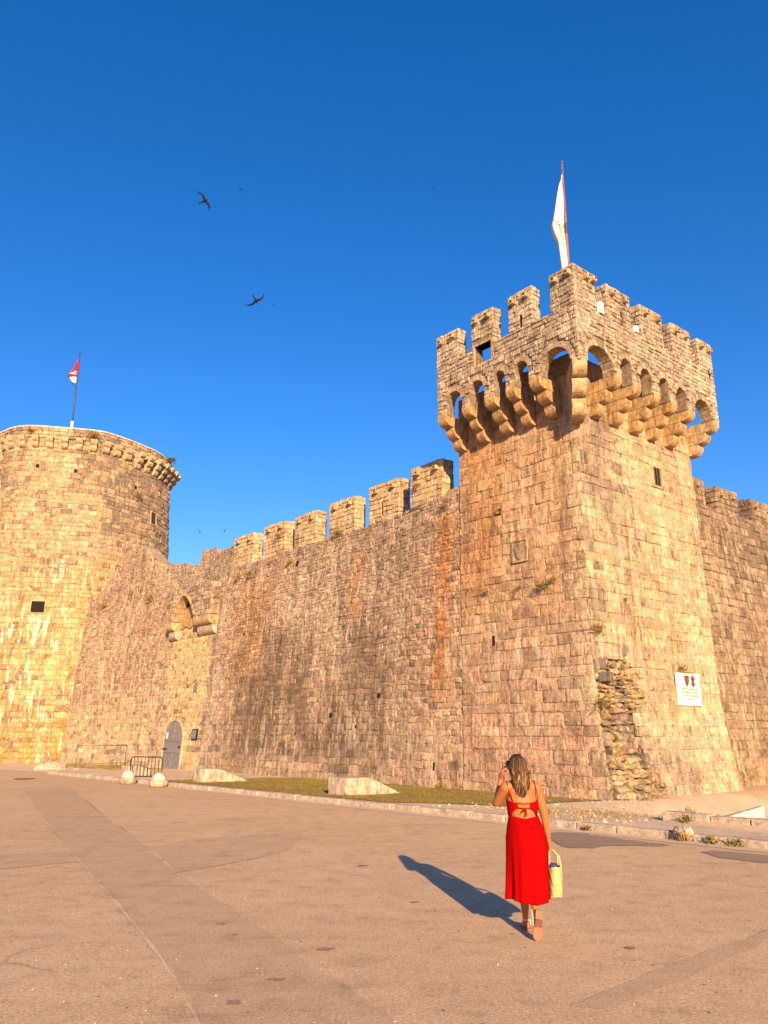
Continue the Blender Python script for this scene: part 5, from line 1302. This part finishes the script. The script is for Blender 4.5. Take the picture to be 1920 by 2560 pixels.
strap("strap", [(1.502, 8.30, 1.208), (1.50, 8.29, 1.26), (1.495, 8.295, 1.31), (1.485, 8.32, 1.375), (1.48, 8.365, 1.393), (1.475, 8.42, 1.37), (1.46, 8.47, 1.27)])
strap("tie", [(1.30, 0, 1.188), (1.36, 0, 1.183), (1.44, 0, 1.186)], .004)
strap("tie", [(1.30, 0, 1.148), (1.37, 0, 1.140), (1.44, 0, 1.147)], .004)
strap("bow", [(1.37, 0, 1.142), (1.345, 8.235, 1.125), (1.332, 8.235, 1.105), (1.345, 8.235, 1.11), (1.37, 8.25, 1.142)], .0042)
strap("bow", [(1.372, 0, 1.14), (1.385, 8.24, 1.11), (1.382, 8.245, 1.07)], .0042); strap("bow", [(1.37, 0, 1.14), (1.375, 8.24, 1.1), (1.368, 8.245, 1.06)], .0042)

# hair: cap plus long wavy locks
R = rng(77); Vh, Fh, Ch = [], [], []
PAL = .74*np.array([(.05, .02, .007), (.09, .042, .016), (.16, .08, .032), (.27, .155, .068), (.40, .26, .13)])
def lock(path, w0, col, dark_root=True):
    n = len(path); b0 = len(Vh)
    for k in range(n):
        p = path[k]; t = (path[min(k+1, n-1)]-path[max(k-1, 0)]).normalized(); o_ = (p-Vector((HC.x, HC.y+.0, p.z))); o_ = (o_-t*o_.dot(t))
        o_ = o_.normalized() if o_.length > 1e-5 else Vector((0, -1, 0)); s_ = t.cross(o_)
        f = k/(n-1); w = w0*(.55+.6*math.sin(math.pi*min(f*.9+.08, 1)))*(1-.75*max(0, f-.8)/.2)
        c = col*(.35+.85*min(1, f*1.5)) if dark_root else col
        for (a, b) in ((-1, 0), (0, .55), (1, 0), (0, -.45)): Vh.append(tuple(p+s_*a*w+o_*b*w)); Ch.append(c)
    for k in range(n-1):
        for j in range(4): Fh.append((b0+k*4+j, b0+k*4+(j+1) % 4, b0+(k+1)*4+(j+1) % 4, b0+(k+1)*4+j))
for i in range(430):
    a = R.uniform(-math.pi*.98, math.pi*.02)+.1           # around the back of the head, -pi/2 = straight back
    lay_ = R.uniform(0, 1); x0, y0 = math.cos(a), math.sin(a)
    part = R.normal(0, .012); path = [hp(.02+part+.008*x0, .02+.03*y0, .106)]
    gr = .010+.012*lay_
    for ph in (.35, .7, 1.05, 1.4, 1.7): path.append(hp((.074+gr)*math.sin(min(ph, 1.57))*x0, (.094+gr)*math.sin(min(ph, 1.57))*y0, .104*math.cos(ph)+.004))
    back_ = max(0, -y0); tipz = 1.225+.17*(1-back_)+R.uniform(0, .10)*(1-.3*back_)
    # gathers toward the back, over the shoulders
    p = path[-1]; tx = 1.352+.085*x0*(.55+.4*lay_)+R.normal(0, .010); ty = 8.268+.035*(1-back_)-.012*lay_
    phs = R.uniform(0, 6.28); am = R.uniform(.003, .010); n_ = 11
    for k in range(1, n_+1):
        f = k/n_; z = p.z+(tipz-p.z)*f; e = f**.75
        wob = am*math.sin(phs+f*9)*f*1.4
        path.append(Vector((p.x+(tx-p.x)*e+wob, p.y+(ty-p.y)*min(1, e*1.35)-.010*math.sin(f*math.pi)+wob*.5, z)))
    lock(path, R.uniform(.0035, .0072), PAL[R.choice(5, p=[.2, .28, .26, .16, .10])]*R.uniform(.8, 1.2))
hair = link("hair", arr_mesh("hair", np.array(Vh), np.array(Fh), None, np.array(Ch), smooth=True), person, M['hair'])
cp = MB(); cp.ell(hp(0, -.006, .006), (.080, .095, .106), 20, 14, HM)
cv = np.array(cp.v); keep = [f for f in cp.f if np.mean([(HM.inverted() @ (Vector(cp.v[q])-HC)).y for q in f]) < .03 or np.mean([(HM.inverted() @ (Vector(cp.v[q])-HC)).z for q in f]) > .05]
me = bpy.data.meshes.new("hair_cap"); me.from_pydata(cp.v, [], keep); me.update(); me.polygons.foreach_set("use_smooth", [True]*len(me.polygons))
ca = me.color_attributes.new("Col", 'FLOAT_COLOR', 'POINT'); ca.data.foreach_set("color", np.tile([.03, .013, .005, 1], len(me.vertices)).astype(np.float32)); link("hair_cap", me, hair, M['hair'])
# sunglasses
sg = MB()
for s in (-1, 1): sg.ell(hp(.034*s, .098, .012), (.030, .008, .024), 14, 8, HM)
sg.tube([hp(-.06, .092, .018), hp(-.080, .05, .016), hp(-.082, -.005, .008)], .004, 6); sg.tube([hp(.06, .092, .018), hp(.080, .05, .016), hp(.082, -.005, .008)], .004, 6); sg.tube([hp(-.02, .104, .018), hp(.02, .104, .018)], .004, 6)
sg.build("sunglasses", M['black'], person, True)
# sandals
def sole(name, heel, toe, width_dir, nrm, thick=.016):
    heel, toe, s_, n_ = (Vector(v) for v in (heel, toe, width_dir, nrm)); d = toe-heel; L = d.length; d.normalize(); s_ = (s_-d*s_.dot(d)).normalized(); n_ = d.cross(s_) if d.cross(s_).dot(n_) > 0 else s_.cross(d)
    out = [(0, .024), (.01, .032), (.12, .034), (.35, .031), (.6, .040), (.8, .045), (.93, .036), (1, .012)]
    pts = [heel+d*L*t+s_*w for t, w in out]+[heel+d*L*t-s_*w for t, w in out[::-1]]
    e = MB(); e.prism(pts, n_*thick); o = e.build(name, M['sole'], person)
    hb = MB(); q = [heel+d*L*t+s_*w-n_*.010 for t, w in ((.30, .030), (.32, .031), (.56, .034))]+[heel+d*L*t-s_*w-n_*.010 for t, w in ((.56, .034), (.32, .031), (.30, .030))]
    hb.prism(q, n_*.0095); hb.build("heel", M['heel'], o); return o, d, s_, n_
def pearls(parent, pts, r=.0075, n=9):
    pts = [Vector(p) for p in pts]; mb = MB()
    seg = [(pts[i+1]-pts[i]).length for i in range(len(pts)-1)]; T = sum(seg)
    for k in range(n):
        t = T*k/(n-1); i = 0
        while i < len(seg)-1 and t > seg[i]: t -= seg[i]; i += 1
        mb.ell(pts[i]+(pts[i+1]-pts[i])*min(1, t/seg[i]), (r, r, r), 8, 6)
    return mb.build("strap_pearls", M['pearl'], parent, True)
s1, *_ = sole("sandal", (1.445, 8.150, .262), (1.412, 8.155, .004), (1, .05, .12), (0, 1, 0))
pearls(s1, [(1.470, 8.19, .20), (1.455, 8.262, .205), (1.425, 8.272, .225)], n=6); pearls(s1, [(1.397, 8.262, .255), (1.388, 8.222, .215), (1.388, 8.195, .17), (1.386, 8.18, .13)], n=9)
pearls(s1, [(1.40, 8.268, .26), (1.425, 8.276, .265), (1.455, 8.255, .262)], n=6)
s2, *_ = sole("sandal", (1.398, 8.535, .006), (1.405, 8.80, .006), (1, 0, 0), (0, 0, 1))
pearls(s2, [(1.358, 8.60, .05), (1.352, 8.585, .085), (1.372, 8.542, .098), (1.40, 8.538, .098), (1.425, 8.575, .092), (1.432, 8.60, .05)], n=11)
pearls(s2, [(1.355, 8.70, .035), (1.38, 8.70, .07), (1.42, 8.70, .07), (1.442, 8.70, .035)], n=8); pearls(s2, [(1.362, 8.72, .035), (1.40, 8.72, .068), (1.438, 8.72, .035)], n=7)

# ------------------------------------------------------------------ straw bag in her hand
bag = empty("straw_bag", (1.645, 8.43, .33)); tag(bag, "tall woven straw basket bag hanging from the woman's hand", "bag")
V, F = [], []; seg = 56; nr_w = 17
zz0, zz1 = .340, .600; prof = []
for k in range(nr_w*4+1):
    t = k/(nr_w*4); z = zz0+(zz1-zz0)*t; bump_ = .011*math.sin(2*math.pi*k/4-.6)
    ta = .86+.14*min(1, t*4)+.0*t; prof.append((z, ta, bump_))
for z, ta, bu in prof:
    for i in range(seg):
        a = 2*math.pi*i/seg; ca_, sa_ = math.cos(a), math.sin(a); pw = .55
        x = math.copysign(abs(ca_)**pw, ca_)*(.060*ta+bu); y = math.copysign(abs(sa_)**pw, sa_)*(.150*ta+bu)
        V.append((1.648+x+.02*(z-.47)+.003*math.sin(9*a+z*60), 8.44+y, z+.003*math.sin(6*a+z*30)))
n_ = len(prof); F = [(k*seg+i, k*seg+(i+1) % seg, (k+1)*seg+(i+1) % seg, (k+1)*seg+i) for k in range(n_-1) for i in range(seg)]
mb = MB(); mb.add(V, F+[tuple(range(seg))[::-1]]); bo = mb.build("basket", M['straw'], bag, True); m = bo.modifiers.new("thickness", 'SOLIDIFY'); m.thickness = .006; m.offset = -1
rim_ = [Vector(V[(n_-1)*seg+i]) for i in range(seg)]+[Vector(V[(n_-1)*seg])]
mb = MB(); mb.tube(rim_, .008, 8, False); mb.build("rim", M['handle'], bo, True)
for sx in (-.052, .058):
    mb = MB(); pts = [(1.65+sx, 8.36, .575), (1.65+sx, 8.365, .615), (1.650+sx*.86, 8.385, .69), (1.632+sx*.4, 8.41, .74), (1.621+sx*.15, 8.43, .753), (1.632+sx*.4, 8.45, .74), (1.650+sx*.86, 8.475, .69), (1.65+sx, 8.495, .62), (1.65+sx, 8.50, .585)]
    mb.tube(pts, .0095, 8); mb.build("handle", M['handle'], bag, True)
mb = MB(); mb.ell((1.63, 8.36, .60), (.04, .07, .04)); mb.build("dark_cloth", M['navy'], bag, True)
